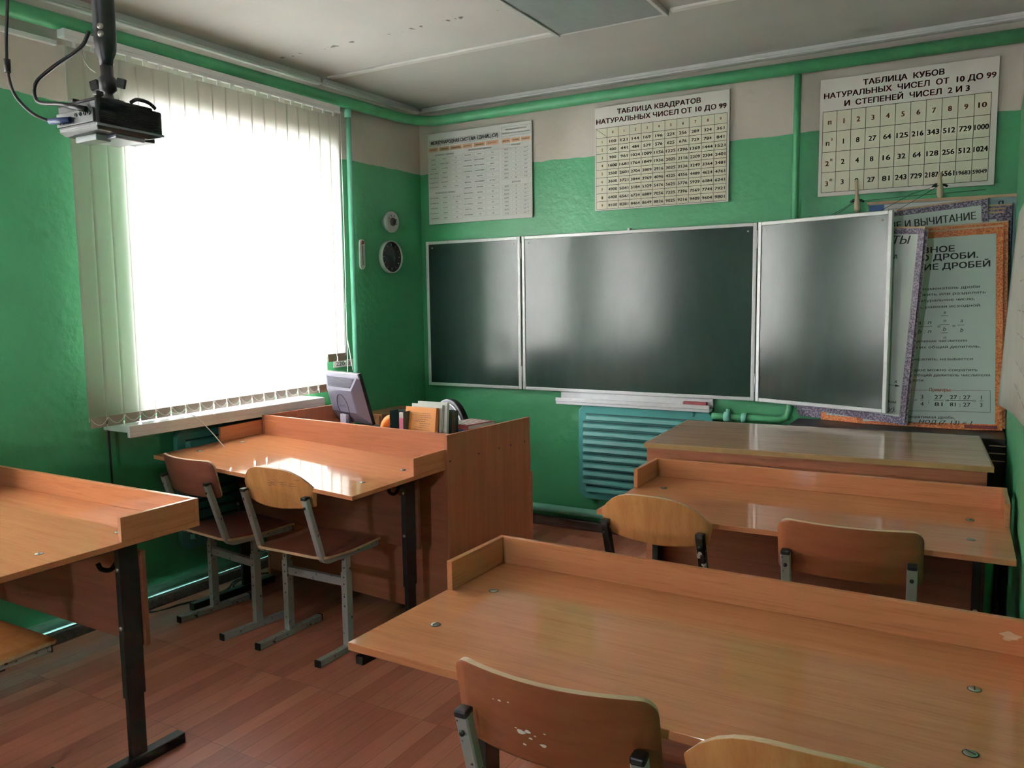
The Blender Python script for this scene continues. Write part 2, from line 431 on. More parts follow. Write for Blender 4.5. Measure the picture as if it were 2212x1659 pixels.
def frame(mb, u0, u1, v0, v1, t, y, m=0):
    hline(mb, u0, u1, v0, t, y, m); hline(mb, u0, u1, v1, t, y, m); vline(mb, u0, v0, v1, t, y, m); vline(mb, u1, v0, v1, t, y, m)

# ================================================================== THE ROOM
XR, ZC = 3.55, 2.80
struct(MB().box(-.6, XR+.2, YF-.2, .2, -.1, 0).build('floor', M_FLOOR), 'red brown parquet pattern floor')
struct(MB().box(-.6, XR+.2, YF-.2, .2, ZC, ZC+.1).build('ceiling', M_CEIL), 'off-white ceiling with chipped seam')
struct(MB().box(-.05, XR+.2, 0, .2, 0, ZC).build('wall_back', M_WALL), 'green wall with beige top behind the chalkboard')
struct(MB().box(XR, XR+.2, YF-.2, 0, 0, ZC).build('wall_right', M_WALL), 'green and beige wall at the right')
struct(MB().box(-.6, REAR_FILL[0], YF-.2, YF, 0, ZC).box(REAR_FILL[1], XR+.2, YF-.2, YF, 0, ZC).box(REAR_FILL[0], REAR_FILL[1], YF-.2, YF, 0, REAR_FILL[2]).box(REAR_FILL[0], REAR_FILL[1], YF-.2, YF, REAR_FILL[3], ZC).build('wall_front', M_WALL), 'green and beige rear wall')
lw = MB(); TH = .34
ys = [.2]+[v for a in WINDOWS for v in (a[1], a[0])]+[YF-.1]
for a, b in zip(ys[0::2], ys[1::2]): lw.box(-TH, 0, b, a, 0, ZC)
for y0, y1, z0, z1 in WINDOWS: lw.box(-TH, 0, y0, y1, 0, z0); lw.box(-TH, 0, y0, y1, z1, ZC)
struct(wallroot(lw.build('wall_left', M_WALL)), 'green window wall with beige top')
# windows: frame, panes, sill
for n, (y0, y1, z0, z1) in enumerate(WINDOWS):
    wn = wallroot(swin('window_%d' % (n+1)))
    fr = MB(); x0, x1 = -.30, -.24; t = .05
    fr.box(x0, x1, y0, y0+t, z0, z1).box(x0, x1, y1-t, y1, z0, z1).box(x0, x1, y0+t, y1-t, z0, z0+t).box(x0, x1, y0+t, y1-t, z1-t, z1)
    ym = y0+(y1-y0)*.62; fr.box(x0, x1, ym-.03, ym+.03, z0+t, z1-t)
    fr.build('window_frame', M_WHITE, wn, .004)
    for a, b in ((y0+t, ym-.03), (ym+.03, y1-t)): MB().box(-.272, -.268, a, b, z0+t, z1-t).build('pane', M_GLASS, wn)
    s0, s1 = (y0-.17, y1-.27+.01) if n == 0 else (y0-.15, y1+.15)
    if n == 0: s0, s1 = -2.42, -1.20
    sl = MB().box(.0, .2, s0, s1, .905, .937).box(.18, .2, s0, s1, .882, .906).box(-.24, 0.0, y0, y1, .95, .956)
    sl.build('window_sill', M_WHITE, wn, .003)
wn = swin('window_3'); a, b, c, d = REAR_FILL; t = .05  # unseen window, added only to bring in fill light
MB().box(a, a+t, YF-.16, YF-.10, c, d).box(b-t, b, YF-.16, YF-.10, c, d).box(a+t, b-t, YF-.16, YF-.10, c, c+t).box(a+t, b-t, YF-.16, YF-.10, d-t, d).build('window_frame', M_WHITE, wn, .004)
MB().box(a+t, b-t, YF-.132, YF-.128, c+t, d-t).build('pane', M_GLASS, wn)
MB().box(a-.08, b+.08, YF, YF+.14, c-.035, c).build('window_sill', M_WHITE, wn, .003)
# trims and skirtings
for n, (y0, y1) in enumerate(((-.93, -.03), (YF, -.97))):
    z0 = 2.765 if n == 0 else 2.757
    struct(wallroot(MB().box(0, .035, y0, y1, z0, ZC).box(0.035, .05, y0, y1, z0, z0+.012).build('trim_%d' % (n+1), M_WHITE, bevel=.004)), 'white ceiling moulding along the window wall')
struct(MB().box(0.05, XR, -.035, 0, 2.765, ZC).box(.05, XR, -.05, -.035, 2.765, 2.777).build('trim_3', M_WHITE, bevel=.004), 'white ceiling moulding along the board wall')
struct(MB().box(.05, 1.535, -.965, -.925, 2.788, ZC).build('trim_4', M_WHITE, bevel=.003), 'white ceiling strip left of the lamp')
struct(MB().box(2.135, XR, -.965, -.925, 2.788, ZC).build('trim_5', M_WHITE, bevel=.003), 'white ceiling strip right of the lamp')
struct(MB().box(0.02, XR, -.045, 0, 0, .06).build('baseboard_back', M_SKIRT, bevel=.006), 'dark worn skirting under the board wall')
struct(wallroot(MB().box(0, .045, YF, -.05, 0, .055).build('baseboard_left', M_SKIRT, bevel=.006)), 'dark worn skirting under the window wall')
struct(MB().box(XR-.02, XR, YF, -.05, 0, .06).build('baseboard_right', M_SKIRT, bevel=.004), 'dark skirting of the right wall')

# ------------------------------------------------------------------ heating pipes
def wl(x, y, z):                        # window-wall frame to world
    c, s = math.cos(WALL_ROT), math.sin(WALL_ROT); return (c*x-s*y, s*x+c*y, z)
t = thing('heating_pipe', 'thick green heating pipe running under the ceiling along two walls', 'pipe')
pth = [wl(.068, YF+.05, 2.655), wl(.068, -4, 2.655), wl(.068, -.32, 2.688)]
pth += [(.068+.20*(1-math.cos(a)), -.27+.20*math.sin(a), 2.69) for a in [PI/2*i/8 for i in range(1, 9)]]
pth += [(1.5, -.07, 2.692), (XR-.002, -.07, 2.682)]
MB().tube(pth, .034, 14).build('pipe_run', M_PIPE, t)
MB().tube([wl(.06, -.78, z) for z in (2.66, 2.4, 1.6, .8)] + [wl(.06, -.80, .745), wl(.06, -.85, .73), wl(.06, -1.0, .73)], .0165, 12).tube([wl(.06, -.78, 2.66), wl(.06, -.78, 2.60)], .022, 12).build('riser', M_PIPE_T, t)
t['label'] = 'thick green heating pipe running under the ceiling along two walls'
MB().tube([(2.533, -.06, 2.66), (2.533, -.06, 2.4), (2.53, -.06, .86), (2.515, -.06, .815), (2.47, -.06, .80), (2.36, -.065, .80), (2.14, -.075, .80), (2.10, -.075, .80)], .019, 12).build('riser', M_PIPE, t)
vb = MB().tube([(2.17, -.072, .80), (2.21, -.072, .80)], .028, 12); MB().tube([(2.27, -.07, .80), (2.30, -.07, .80)], .027, 12).build('coupling', M_PIPE_T, t)
vb.tube([(2.19, -.072, .80), (2.19, -.072, .845)], .012, 10)
vb.build('valve', M_PIPE_T, t)
t = thing('skirting_pipe', 'thick teal heating pipe running low along the walls above the floor', 'pipe')
pth = [wl(.065, YF+.05, .10), wl(.065, -.27, .10)]+[(.068+.17*(1-math.cos(a)), -.235+.17*math.sin(a), .115) for a in [PI/2*i/6 for i in range(1, 7)]]+[(1.0, -.065, .125), (XR-.002, -.065, .13)]
MB().tube(pth, .026, 12).build('pipe_run', M_PIPE_T, t)
t = tag(MB().tube([(3.47, -1.16, z) for z in (0, .3, .60)], .034, 12).build('standpipe', M_PIPE), 'green vertical pipe by the right wall behind the second desk', 'pipe')

# ------------------------------------------------------------------ radiators (panel convector with horizontal ribs)
def radiator(root, L, z0, z1):
    H = z1-z0; m = MB()
    c = .035
    poly = [(c, 0), (L-c, 0), (L, c), (L, H-c), (L-c, H), (c, H), (0, H-c), (0, c)]
    T = Matrix(((1, 0, 0, 0), (0, 0, -1, 0), (0, 1, 0, z0), (0, 0, 0, 1)))
    m.prism(poly, .0, .028, 0, T)
    m.build('body', M_RAD, root, .006)
    k = 10
    for i in range(k):
        z = z0+.045+(H-.09)*(i+.5)/k
        ind = .03 if 0 < i < k-1 else .05
        hh = (H-.09)/k
        rb = MB()
        x0, x1 = ind, L-ind
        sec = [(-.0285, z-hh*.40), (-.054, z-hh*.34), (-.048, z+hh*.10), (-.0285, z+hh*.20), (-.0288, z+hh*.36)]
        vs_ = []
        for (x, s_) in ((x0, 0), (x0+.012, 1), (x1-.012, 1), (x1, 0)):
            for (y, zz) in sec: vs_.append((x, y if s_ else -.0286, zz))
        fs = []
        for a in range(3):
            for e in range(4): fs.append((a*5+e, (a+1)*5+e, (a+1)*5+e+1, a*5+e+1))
        rb.add(vs_, fs); rb.m = [1 if q % 4 == 3 else 0 for q in range(len(rb.m))]; rb.build('rib', [M_RAD, M_SLOT_SHADE], root)
    MB().tube([(L-.12, -.02, z1-.03), (L-.12, -.035, z1+.004)], .012, 8).build('air_vent', M_RAD, root)
    for x in (.12, L-.12): MB().box(x-.02, x+.02, 0, .045, z0+.1, z0+.2).build('bracket', M_RAD, root)
t = thing('radiator', 'teal ribbed panel radiator on the board wall below the chalk tray', 'radiator', (1.245, -.045, 0))
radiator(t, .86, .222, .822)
t = thing('radiator', 'teal ribbed panel radiator below the window sill', 'radiator', wl(.045, -1.06, 0), WALL_ROT+PI/2+PI)
t.location = wl(.045, -2.095, 0); t.rotation_euler = (0, 0, WALL_ROT+PI/2)
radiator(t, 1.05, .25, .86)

# ------------------------------------------------------------------ vertical blind
t = wallroot(thing('vertical_blind', 'beige vertical slat blind drawn over the bright window', 'blind'))
MB().box(.075, .125, -2.56, -.915, 2.598, 2.632).box(.118, .128, -2.56, -.915, 2.588, 2.606).build('head_rail', M_PVC, t, .003)
NS = 20; P0, P1 = -2.512, -.962; pit = (P1-P0)/(NS-1)
bot = lambda i: .937+.022*i/NS
for i in range(NS):
    y = P0+pit*i; zb = bot(i)
    if i >= NS-2: zb = 1.13
    ang = R(5+random.uniform(-2, 2)); hw = .0445
    c, s = math.cos(ang), math.sin(ang); bow = .0015
    ztop = 2.562+.006*(i/NS)
    def fn(u, v): 
        a = (u-.5)*2*hw; q = bow*(1-(2*u-1)**2)
        return (.115-a*s+q, y+a*c, zb+.03+(ztop-zb-.03)*v)
    sl = MB().sheet(fn, 6, 8, .0006).build('slat', M_BLIND, t)
    wt = MB(); W = hw-.006
    wt.add([], [])
    T = Matrix.Translation((.115, y, zb)) @ Matrix.Rotation(ang, 4, 'Z')
    wt.box(-.002, .003, -W, W, 0, .046, T=T); wt.build('weight', M_WEIGHT, sl)
    hk = MB(); hk.box(.110, .116, y-.006, y+.006, ztop-.012, 2.592); hk.box(.117, .122, y-.01, y+.014, 2.583, 2.59); hk.build('hook', M_PVC, sl)
ch = MB()
for i in range(NS-3):
    y = P0+pit*i; zb = bot(i)
    p = [(.124, y-.038+(pit)*k/8, zb+.043-.032*(1-(2*k/8-1)**2)) for k in range(9)]
    ch.tube(p, .0016, 5)
ch.build('bottom_chain', M_CHAIN, t)
for dy, zl in ((0, 1.12), (.02, 1.05)): MB().tube([(.12, -.93+dy, 2.60), (.115, -.925+dy, 1.8), (.113, -.93+dy, zl)], .002, 6).build('cord', M_CHAIN, t)
MB().tube([(.12, -.91, 1.25), (.12, -.895, 1.18), (.13, -.88, 1.06)], .003, 6).build('cord', M_CHAIN, t)
o = tag(wallroot(MB().tube(curve([(.11, -2.17, .96), (.20, -2.09, .945), (.24, -2.03, .87), (.29, -1.98, .775), (.30, -1.97, .769)]), .0022, 6).build('blind_pull_cord', M_CHAIN)), 'thin white pull cord hanging from the sill down to the window side desk', 'cord')
o = tag(wallroot(MB().box(.001, .022, YF+.01, -2.53, 2.585, 2.606).build('cable_raceway', M_PVC, bevel=.002)), 'white cable raceway on the beige wall left of the blind', 'raceway')

# the other windows of the same wall carry the same blinds
for (y0, y1, z0, z1), lb in zip(WINDOWS[1:], ('beige vertical slat blind on the second window along the wall',)):
    t = wallroot(thing('vertical_blind', lb, 'blind'))
    MB().box(.075, .125, y0-.15, y1+.15, 2.598, 2.632).build('head_rail', M_PVC, t, .003)
    n = int((y1-y0+.2)/.0835)
    for i in range(n):
        y = y0-.08+(y1-y0+.16)*i/(n-1); ang = R(5); c, s_ = math.cos(ang), math.sin(ang)
        MB().sheet(lambda u, v: (.115-(u-.5)*.089*s_, y+(u-.5)*.089*c, .94+1.63*v), 3, 2, .0006).build('slat', M_BLIND, t)

# ------------------------------------------------------------------ small things on the window wall
RX = Matrix.Rotation(PI/2, 4, 'Y')      # lathe axis z -> x
def on_wall(y, z): return Matrix.Translation((0, y, z)) @ RX
t = wallroot(thing('wall_gauge', 'round pale grey gauge with dark centre above the clock', 'gauge'))
MB().lathe([(0, 0), (.052, 0), (.052, .028), (.067, .03), (.069, .034), (.069, .05), (.06, .056), (.05, .054), (0, .054)], 32, T=on_wall(-.375, 2.006)).build('case', M_GAUGE, t)
MB().lathe([(.027, .054), (.026, .060), (0, .060)], 20, T=on_wall(-.375, 2.006)).build('dial', M_GAUGED, t)
MB().lathe([(.008, .060), (.006, .064), (0, .064)], 12, T=on_wall(-.370, 2.0)).build('knob', M_PROJG, t)
k = MB()
for a in (20, -20, -65, -110, 60): 
    ca, sa = math.cos(R(a)), math.sin(R(a)); k.box(.0545, .0555, -.002, .002, .035, .047, T=Matrix.Translation((0, -.375, 2.006)) @ Matrix.Rotation(R(a), 4, 'X'))
k.build('tick_marks', M_INK, t)
t = wallroot(thing('wall_clock', 'round wall clock with dark face and pale rim below the gauge', 'clock'))
T = on_wall(-.364, 1.779)
MB().lathe([(0, 0), (.098, 0), (.107, .006), (.107, .034), (.104, .038), (.100, .036), (.100, .026)], 40, T=T).build('case_rim', M_CLOCKR, t)
MB().lathe([(.1005, .024), (.1005, .026), (0, .026)], 40, T=T).build('face', M_CLOCKF, t)
k = MB()
for i in range(12): k.box(.0262, .0268, -.002, .002, .074, .086, T=Matrix.Translation((0, -.364, 1.779)) @ Matrix.Rotation(R(30*i), 4, 'X'))
k.build('hour_marks', M_GAUGE, t)
for a, L in ((92, .045), (80, .07)): MB().box(.028, .0295, -.004, .004, -.012, L, T=Matrix.Translation((0, -.364, 1.779)) @ Matrix.Rotation(R(a), 4, 'X')).build('hand', M_INK, t)
t = wallroot(thing('thermometer', 'narrow white thermometer with red top left of the clock', 'thermometer'))
def pill(hw, z0, z1, n=10): return [(hw*math.cos(a), z1-hw+hw*math.sin(a)) for a in [PI*i/n for i in range(n+1)]]+[(hw*math.cos(a), z0+hw+hw*math.sin(a)) for a in [PI+PI*i/n for i in range(n+1)]]
TY = Matrix(((0, 0, 1, 0), (1, 0, 0, -.630), (0, 1, 0, 0), (0, 0, 0, 1)))
MB().prism(pill(.024, 1.690, 1.880), 0, .012, T=TY).build('body', M_PVC, t, .002)
MB().prism([(-.012, 1.845), (.014, 1.85), (.015, 1.868), (-.004, 1.872)], .012, .0145, T=TY).build('rose_print', M_REDBOOK, t)
MB().tube([(.015, -.634, 1.715), (.015, -.634, 1.84)], .0025, 8).build('glass_tube', M_GAUGED, t)
k = MB()
for i in range(14): k.box(.012, .0125, -.624, -.614, 1.72+i*.009, 1.722+i*.009)
k.build('scale_marks', M_INK, t)
t = wallroot(thing('socket_label', 'small white label reading 220 V in Cyrillic beside the blind', 'label'))
MB().box(0, .002, -.915, -.742, 1.08, 1.124).build('card', M_PVC, t)
k = MB(); TL = Matrix(((0, -1, 0, 0), (1, 0, 0, 0), (0, 0, 1, 0), (0, 0, 0, 1)))
write(k, '220 В', -.832, 1.089, .026, 'c', .125, .02, y=-.003, T=TL); k.build('lettering', M_INK, t)
o = tag(wallroot(MB().tube(curve([(.03, -2.42, 1.2), (.03, -2.415, .9), (.035, -2.41, .5), (.05, -2.39, .16), (.07, -2.3, .01), (.12, -2.15, .008), (.17, -2.02, .008), (.15, -1.9, .008), (.08, -1.78, .008), (.13, -1.62, .008), (.24, -1.66, .008), (.26, -1.82, .008), (.15, -1.86, .014), (.10, -1.7, .014), (.2, -1.55, .008)]), .005, 8).build('power_cable', M_PLUG)), 'black cable running down the green wall and coiling on the floor', 'cable')

# ------------------------------------------------------------------ chalkboard
t = thing('chalkboard', 'three-part green chalkboard with white metal frames', 'chalkboard', (0, -.012, 0))
def leaf(name, w_, h, parent, loc, rz):
    o = MB().box(.018, w_-.018, -.016, -.004, .018, h-.018).build(name, M_BOARD, parent); o.location = loc; o.rotation_euler = (0, 0, rz)
    f = MB(); b = .021
    f.box(0, b, -.022, 0, 0, h).box(w_-b, w_, -.022, 0, 0, h).box(b, w_-b, -.022, 0, 0, b).box(b, w_-b, -.022, 0, h-b, h)
    f.build('panel_frame', M_ALU, o, .003)
    for x in (.05, w_-.05):
        MB().lathe([(.006, 0), (.004, .003), (0, .003)], 10, T=Matrix.Translation((x, -.016, h-.045)) @ Matrix.Rotation(PI/2, 4, 'X')).build('screw', M_STEEL, o)
    return o
leaf('left_leaf', .752, 1.0, t, (.062, -.006, .894), 0)
leaf('centre_panel', 1.502, 1.0, t, (.826, -.006, .894), 0)
leaf('right_leaf', .738, 1.0, t, (2.342, -.014, .894), R(-19))
for x in (.820, 2.334):
    for z in (1.0, 1.80): 
        MB().tube([(x, -.03, z-.05), (x, -.03, z+.05)], .007, 10).box(x-.014, x+.014, -.027, -.020, z-.045, z+.045).build('hinge', M_ALU, t)
MB().box(1.56, 1.575, -.03, 0, 1.888, 1.905).box(.9, .93, -.004, .006, 1.7, 1.8).build('hanger', M_ALU, t)
ty = MB(); ty.box(1.097, 2.09, -.012, 0, .838, .893).box(1.097, 2.09, -.085, -.012, .838, .820).box(1.097, 2.09, -.092, -.083, .838, .862)
ty.build('chalk_tray', M_ALU, t, .003)
o = tag(MB().box(-.07, .07, -.03, .0, 0, .032).build('board_eraser', M_REDBOOK, bevel=.003, loc=(2.00, -.064, .8465)), 'dark red board eraser lying on the right end of the chalk tray', 'eraser')

# ------------------------------------------------------------------ wall charts
def chart(name, label, u0, u1, z0, z1, body=M_POSTER, rz=0, tilt=0):
    t = thing(name, label, 'poster', (u0, -.012, z0)); t.rotation_euler = (0, tilt, 0)
    MB().box(0, u1-u0, -.008, 0, 0, z1-z0).build('board', body, t, .0015)
    MB().box((u1-u0)*.3, (u1-u0)*.7, 0, .012, (z1-z0)*.8, (z1-z0)*.84).build('hanging_bar', M_PINE, t)
    return t, u1-u0, z1-z0
Y1, Y2 = -.0086, -.0092
# --- squares
t, W, H = chart('squares_chart', 'ivory chart of squares of numbers above the centre of the chalkboard', 1.337, 2.160, 2.022, 2.640)
kr, kk, kc, ko = MB(), MB(), MB(), MB()
write(kr, 'ТАБЛИЦА КВАДРАТОВ', W*.49, H*.915, H*.046, 'c', W*.62, .045, y=Y2)
write(kr, 'НАТУРАЛЬНЫХ ЧИСЕЛ ОТ 10 ДО 99', W*.497, H*.838, H*.046, 'c', W*.965, .045, y=Y2)
gu0, gu1, gv0, gv1 = W*.012, W*.985, H*.012, H*.795
cw = (gu1-gu0)/11.0; hh = H*.092; rh = (gv1-gv0-hh)/9
rectf(kc, gu0, gu1, gv0, gv1, Y1)
for i in range(12): vline(kk, gu0+cw*i, gv0, gv1, .0022, Y2)
for i in range(10): hline(kk, gu0, gu1, gv0+rh*i, .0022, Y2)
hline(kk, gu0, gu1, gv1, .0022, Y2)
kk.add([(gu0, Y2, gv1), (gu0+cw, Y2, gv1-hh+.002), (gu0+cw, Y2, gv1-hh), (gu0, Y2, gv1-.002)], [(0, 3, 2, 1)])
for i in range(10): write(ko, str(i), gu0+cw*(i+1.5), gv1-hh*.64, .0165, y=Y2, bold=.04)
for j in range(9):
    vb_ = gv0+rh*(8-j)+rh*.32
    write(ko, str(j+1), gu0+cw*.55, vb_, .0165, y=Y2, bold=.04)
    for i in range(10):
        s_ = str((10*(j+1)+i)**2); write(kk, s_, gu0+cw*(i+1.5), vb_, .0170, 'c', cw*(.78 if len(s_) == 4 else .60), y=Y2, bold=.045)
kc.build('yellow_cells', M_CELL, t); kk.build('printed_table', M_INK, t); kr.build('title', M_RED, t); ko.build('index_digits', M_ORED, t)
# --- cubes
t, W, H = chart('cubes_chart', 'ivory chart of cubes and powers on the wall above the open right leaf', 2.641, 3.454, 2.010, 2.617)
kr, kk, kc, ko = MB(), MB(), MB(), MB()
write(kr, 'ТАБЛИЦА  КУБОВ', W*.485, H*.912, H*.046, 'c', W*.455, .045, y=Y2)
write(kr, 'НАТУРАЛЬНЫХ  ЧИСЕЛ  ОТ  10 ДО 99', W*.505, H*.836, H*.046, 'c', W*.96, .045, y=Y2)
write(kr, 'И  СТЕПЕНЕЙ  ЧИСЕЛ  2 И 3', W*.50, H*.757, H*.046, 'c', W*.70, .045, y=Y2)
gu0, gu1, gv0, gv1 = W*.02, W*.965, H*.035, H*.725
cw = (gu1-gu0)/11; rh = (gv1-gv0)/4
rectf(kc, gu0, gu1, gv0, gv1, Y1)
for i in range(12): vline(kk, gu0+cw*i, gv0, gv1, .0024, Y2)
for i in range(5): hline(kk, gu0, gu1, gv0+rh*i, .0024, Y2)
rows = [['п']+[str(i) for i in range(1, 11)], [None]+[str(i**3) for i in range(1, 11)], [None]+[str(2**i) for i in range(1, 11)],
        [None]+[str(3**i) for i in range(1, 11)]]
for j, rw in enumerate(rows):
    v = gv1-rh*(j+1)+rh*.36
    for i, s_ in enumerate(rw):
        u = gu0+cw*(i+.5)
        if i == 0:
            if j == 0: write(ko, 'п', u, v, .026, y=Y2, bold=.045)
            else:
                b_, e_ = (('п', '3'), ('2', 'п'), ('3', 'п'))[j-1]
                write(ko, b_, u-.008, v-.004, .026, y=Y2, bold=.045); write(ko, e_, u+.012, v+.020, .015, y=Y2, bold=.045)
        else: write(ko if j == 0 else kk, s_, u, v, .026 if len(s_) < 5 else .02, 'c', {1: None, 2: cw*.5, 3: cw*.74, 4: cw*.86, 5: cw*.86}[len(s_)], y=Y2, bold=.045)
kc.build('yellow_cells', M_CELL, t); kk.build('printed_table', M_INK, t); kr.build('title', M_RED, t); ko.build('index_digits', M_ORED, t)
# --- SI units
t, W, H = chart('units_chart', 'white chart of measurement units with orange header row above the left leaf', .083, .898, 2.012, 2.622, M_POSTER_W)
kk, kc, kg = MB(), MB(), MB()
frame(kg, W*.02, W*.71, H*.865, H*.925, .0016, Y2); frame(kg, W*.725, W*.99, H*.87, H*.965, .0016, Y2)
write(kk, 'МЕЖДУНАРОДНАЯ СИСТЕМА ЕДИНИЦ (СИ)', W*.365, H*.878, H*.038, 'c', W*.66, .05, y=Y2)
write(kk, 'ПРИСТАВКИ ДЛЯ ОБРАЗОВАНИЯ', W*.858, H*.93, H*.013, 'c', W*.19, .02, y=Y2)
write(kk, 'ДЕСЯТИЧНЫХ КРАТНЫХ И ДОЛЬНЫХ ЕДИНИЦ', W*.858, H*.893, H*.013, 'c', W*.25, .02, y=Y2)
cols = [(.01, .108), (.12, .222), (.232, .342), (.352, .45), (.462, .568), (.578, .70), (.728, .808), (.818, .895), (.905, .99)]
heads = ['ВЕЛИЧИНА', 'НАИМЕНОВАНИЕ', 'ОБОЗНАЧЕНИЕ', 'ВЕЛИЧИНА', 'НАИМЕНОВАНИЕ', 'ОБОЗНАЧЕНИЕ', 'ПРИСТАВКА', 'ОБОЗНАЧЕНИЕ', 'МНОЖИТЕЛЬ']
for (a, b), s_ in zip(cols, heads):
    rectf(kc, W*a, W*b, H*.80, H*.845, Y1); write(kk, s_, W*(a+b)/2, H*.815, H*.014, 'c', W*(b-a)*.7, .02, y=Y2)
def block(cs, v1, rows_, rhh, h_=.013):
    for j, rw in enumerate(rows_):
        v = v1-rhh*(j+1)
        for (a, b), s_ in zip(cs, rw):
            frame(kg, W*a, W*b, H*(v+.008), H*(v+rhh-.006), .0009, Y2)
            if s_: write(kk, s_, W*(a+b)/2, H*(v+rhh*.4), H*h_, 'c', min(W*(b-a)*.86, len(s_)*.0075), .02, y=Y2)
write(kk, 'ОСНОВНЫЕ ЕДИНИЦЫ', W*.17, H*.752, H*.016, 'c', W*.19, .02, y=Y2)
block(cols[:3], .735, [('ДЛИНА', 'МЕТР', 'м'), ('МАССА', 'КИЛОГРАММ', 'кг'), ('ВРЕМЯ', 'СЕКУНДА', 'с'), ('СИЛА ТОКА', 'АМПЕР', 'А'), ('СИЛА СВЕТА', 'КАНДЕЛА', 'кд'), ('ТЕМПЕРАТУРА', 'КЕЛЬВИН', 'К'), ('КОЛИЧЕСТВО', 'МОЛЬ', 'моль')], .0505)
write(kk, 'ПРОИЗВОДНЫЕ ЕДИНИЦЫ', W*.17, H*.335, H*.016, 'c', W*.20, .02, y=Y2)
block(cols[:3], .315, [('НАПРЯЖЕНИЕ', 'ВОЛЬТ', 'В = Вт/А'), ('МАГНИТНЫЙ ПОТОК', 'ВЕБЕР', 'Вб'), ('ИНДУКЦИЯ', 'ТЕСЛА', 'Тл'), ('ИНДУКТИВНОСТЬ', 'ГЕНРИ', 'Гн'), ('ОСВЕЩЁННОСТЬ', 'ЛЮКС', 'лк')], .056)
write(kk, 'ПРОИЗВОДНЫЕ ЕДИНИЦЫ', W*.52, H*.765, H*.016, 'c', W*.22, .02, y=Y2)
block(cols[3:6], .75, [('ЧАСТОТА', 'ГЕРЦ', 'Гц'), ('СКОРОСТЬ', 'МЕТР В СЕКУНДУ', 'м/с'), ('УСКОРЕНИЕ', 'МЕТР НА СЕКУНДУ', 'м/с²'), ('ПЛОТНОСТЬ', 'КИЛОГРАММ', 'кг/м³'), ('СИЛА', 'НЬЮТОН', 'Н'), ('ИМПУЛЬС', 'КИЛОГРАММ-МЕТР', 'кг·м/с'), ('ДАВЛЕНИЕ', 'ПАСКАЛЬ', 'Па'), ('РАБОТА, ЭНЕРГИЯ', 'ДЖОУЛЬ', 'Дж'), ('МОЩНОСТЬ', 'ВАТТ', 'Вт'), ('ЭЛ. ЗАРЯД', 'КУЛОН', 'Кл'), ('ЁМКОСТЬ', 'ФАРАД', 'Ф'), ('СОПРОТИВЛЕНИЕ', 'ОМ', 'Ом')], .0585)
write(kk, 'КРАТНЫЕ', W*.858, H*.765, H*.016, 'c', W*.08, .02, y=Y2)
block(cols[6:], .75, [('ЭКСА', 'Э', '10¹⁸'), ('ПЕТА', 'П', '10¹⁵'), ('ТЕРА', 'Т', '10¹²'), ('ГИГА', 'Г', '10⁹'), ('МЕГА', 'М', '10⁶'), ('КИЛО', 'к', '10³'), ('ГЕКТО', 'г', '10²'), ('ДЕКА', 'да', '10¹')], .042)
write(kk, 'ДОЛЬНЫЕ', W*.858, H*.38, H*.016, 'c', W*.08, .02, y=Y2)
block(cols[6:], .365, [('ДЕЦИ', 'д', '10⁻¹'), ('САНТИ', 'с', '10⁻²'), ('МИЛЛИ', 'м', '10⁻³'), ('МИКРО', 'мк', '10⁻⁶'), ('НАНО', 'н', '10⁻⁹'), ('ПИКО', 'п', '10⁻¹²'), ('ФЕМТО', 'ф', '10⁻¹⁵'), ('АТТО', 'а', '10⁻¹⁸')], .041)
kk.build('printed_text', M_INK, t); kc.build('orange_header', M_CREAM, t); kg.build('cell_outlines', M_GREYINK, t)

# ------------------------------------------------------------------ leaning boards on the dark cabinet behind the demonstration table
t = thing('low_cabinet', 'low dark cabinet with pale shelf edges behind the demonstration table', 'cabinet', (2.58, -.40, 0))
MB().box(0, .965, 0, .305, 0, .819).build('body', M_DARK, t, .004)
for z in (.715, .75, .785): MB().box(.90, .967, -.002, .30, z, z+.005).build('shelf_edge', M_PINE, t)
def board(name, label, br, w_, h, rollv, lean, border, face=M_BLUEGREY, bw=.028, group=None, rz=0):
    t = thing(name, label, 'poster board', br, 0, group)
    t.rotation_euler = (Matrix.Rotation(rz, 3, 'Z') @ Matrix.Rotation(-lean, 3, 'X') @ Matrix.Rotation(rollv, 3, 'Y')).to_euler()
    MB().box(-w_, 0, 0, .005, 0, h).build('backing', M_PINE, t)
    b = MB(); rectf(b, -w_, 0, 0, h, -.0006); b.build('ornament_border', border, t)
    f = MB(); rectf(f, -w_+bw, -bw, bw, h-bw, -.0012); f.build('sheet', face, t)
    MB().box(-w_, 0, -.001, .0055, h, h+.008).build('top_lath', M_PINE, t)
    return t
LEAN = .05
YL = -.002
# hanging blue board
t = thing('hanging_board', 'pale blue poster board hung behind the leaning stack under the cubes chart', 'poster board', (2.89, -.017, 1.16)); t.rotation_euler = (0, R(.5), 0)
MB().box(0, .655, 0, .006, 0, .80).build('backing', M_PALEBLUE, t)
MB().box(-.01, .665, -.005, .008, .792, .806).build('top_lath', M_PINE, t)
k = MB(); rectf(k, .0, .07, .45, .788, -.001); k.build('blue_stripe', M_BLUEINK, t)
k = MB(); rectf(k, .075, .45, .2, .788, -.001); rectf(k, .46, .61, .55, .76, -.001); k.build('sheet', M_POSTER_W, t)
k = MB(); write(k, 'ТАБЛИЦА ИЗМЕРЕНИЯ ПЛОЩАДЕЙ', .09, .752, .014, 'l', .29, .01, y=YL); k.build('small_title', M_BLUEINK, t)
k = MB(); write(k, 'ТАБСКИЕ МЕРЫ', .10, .70, .034, 'l', .33, .03, y=YL); write(k, 'Я', .60, .745, .030, 'r', None, .03, y=YL); k.build('title', M_INK, t)
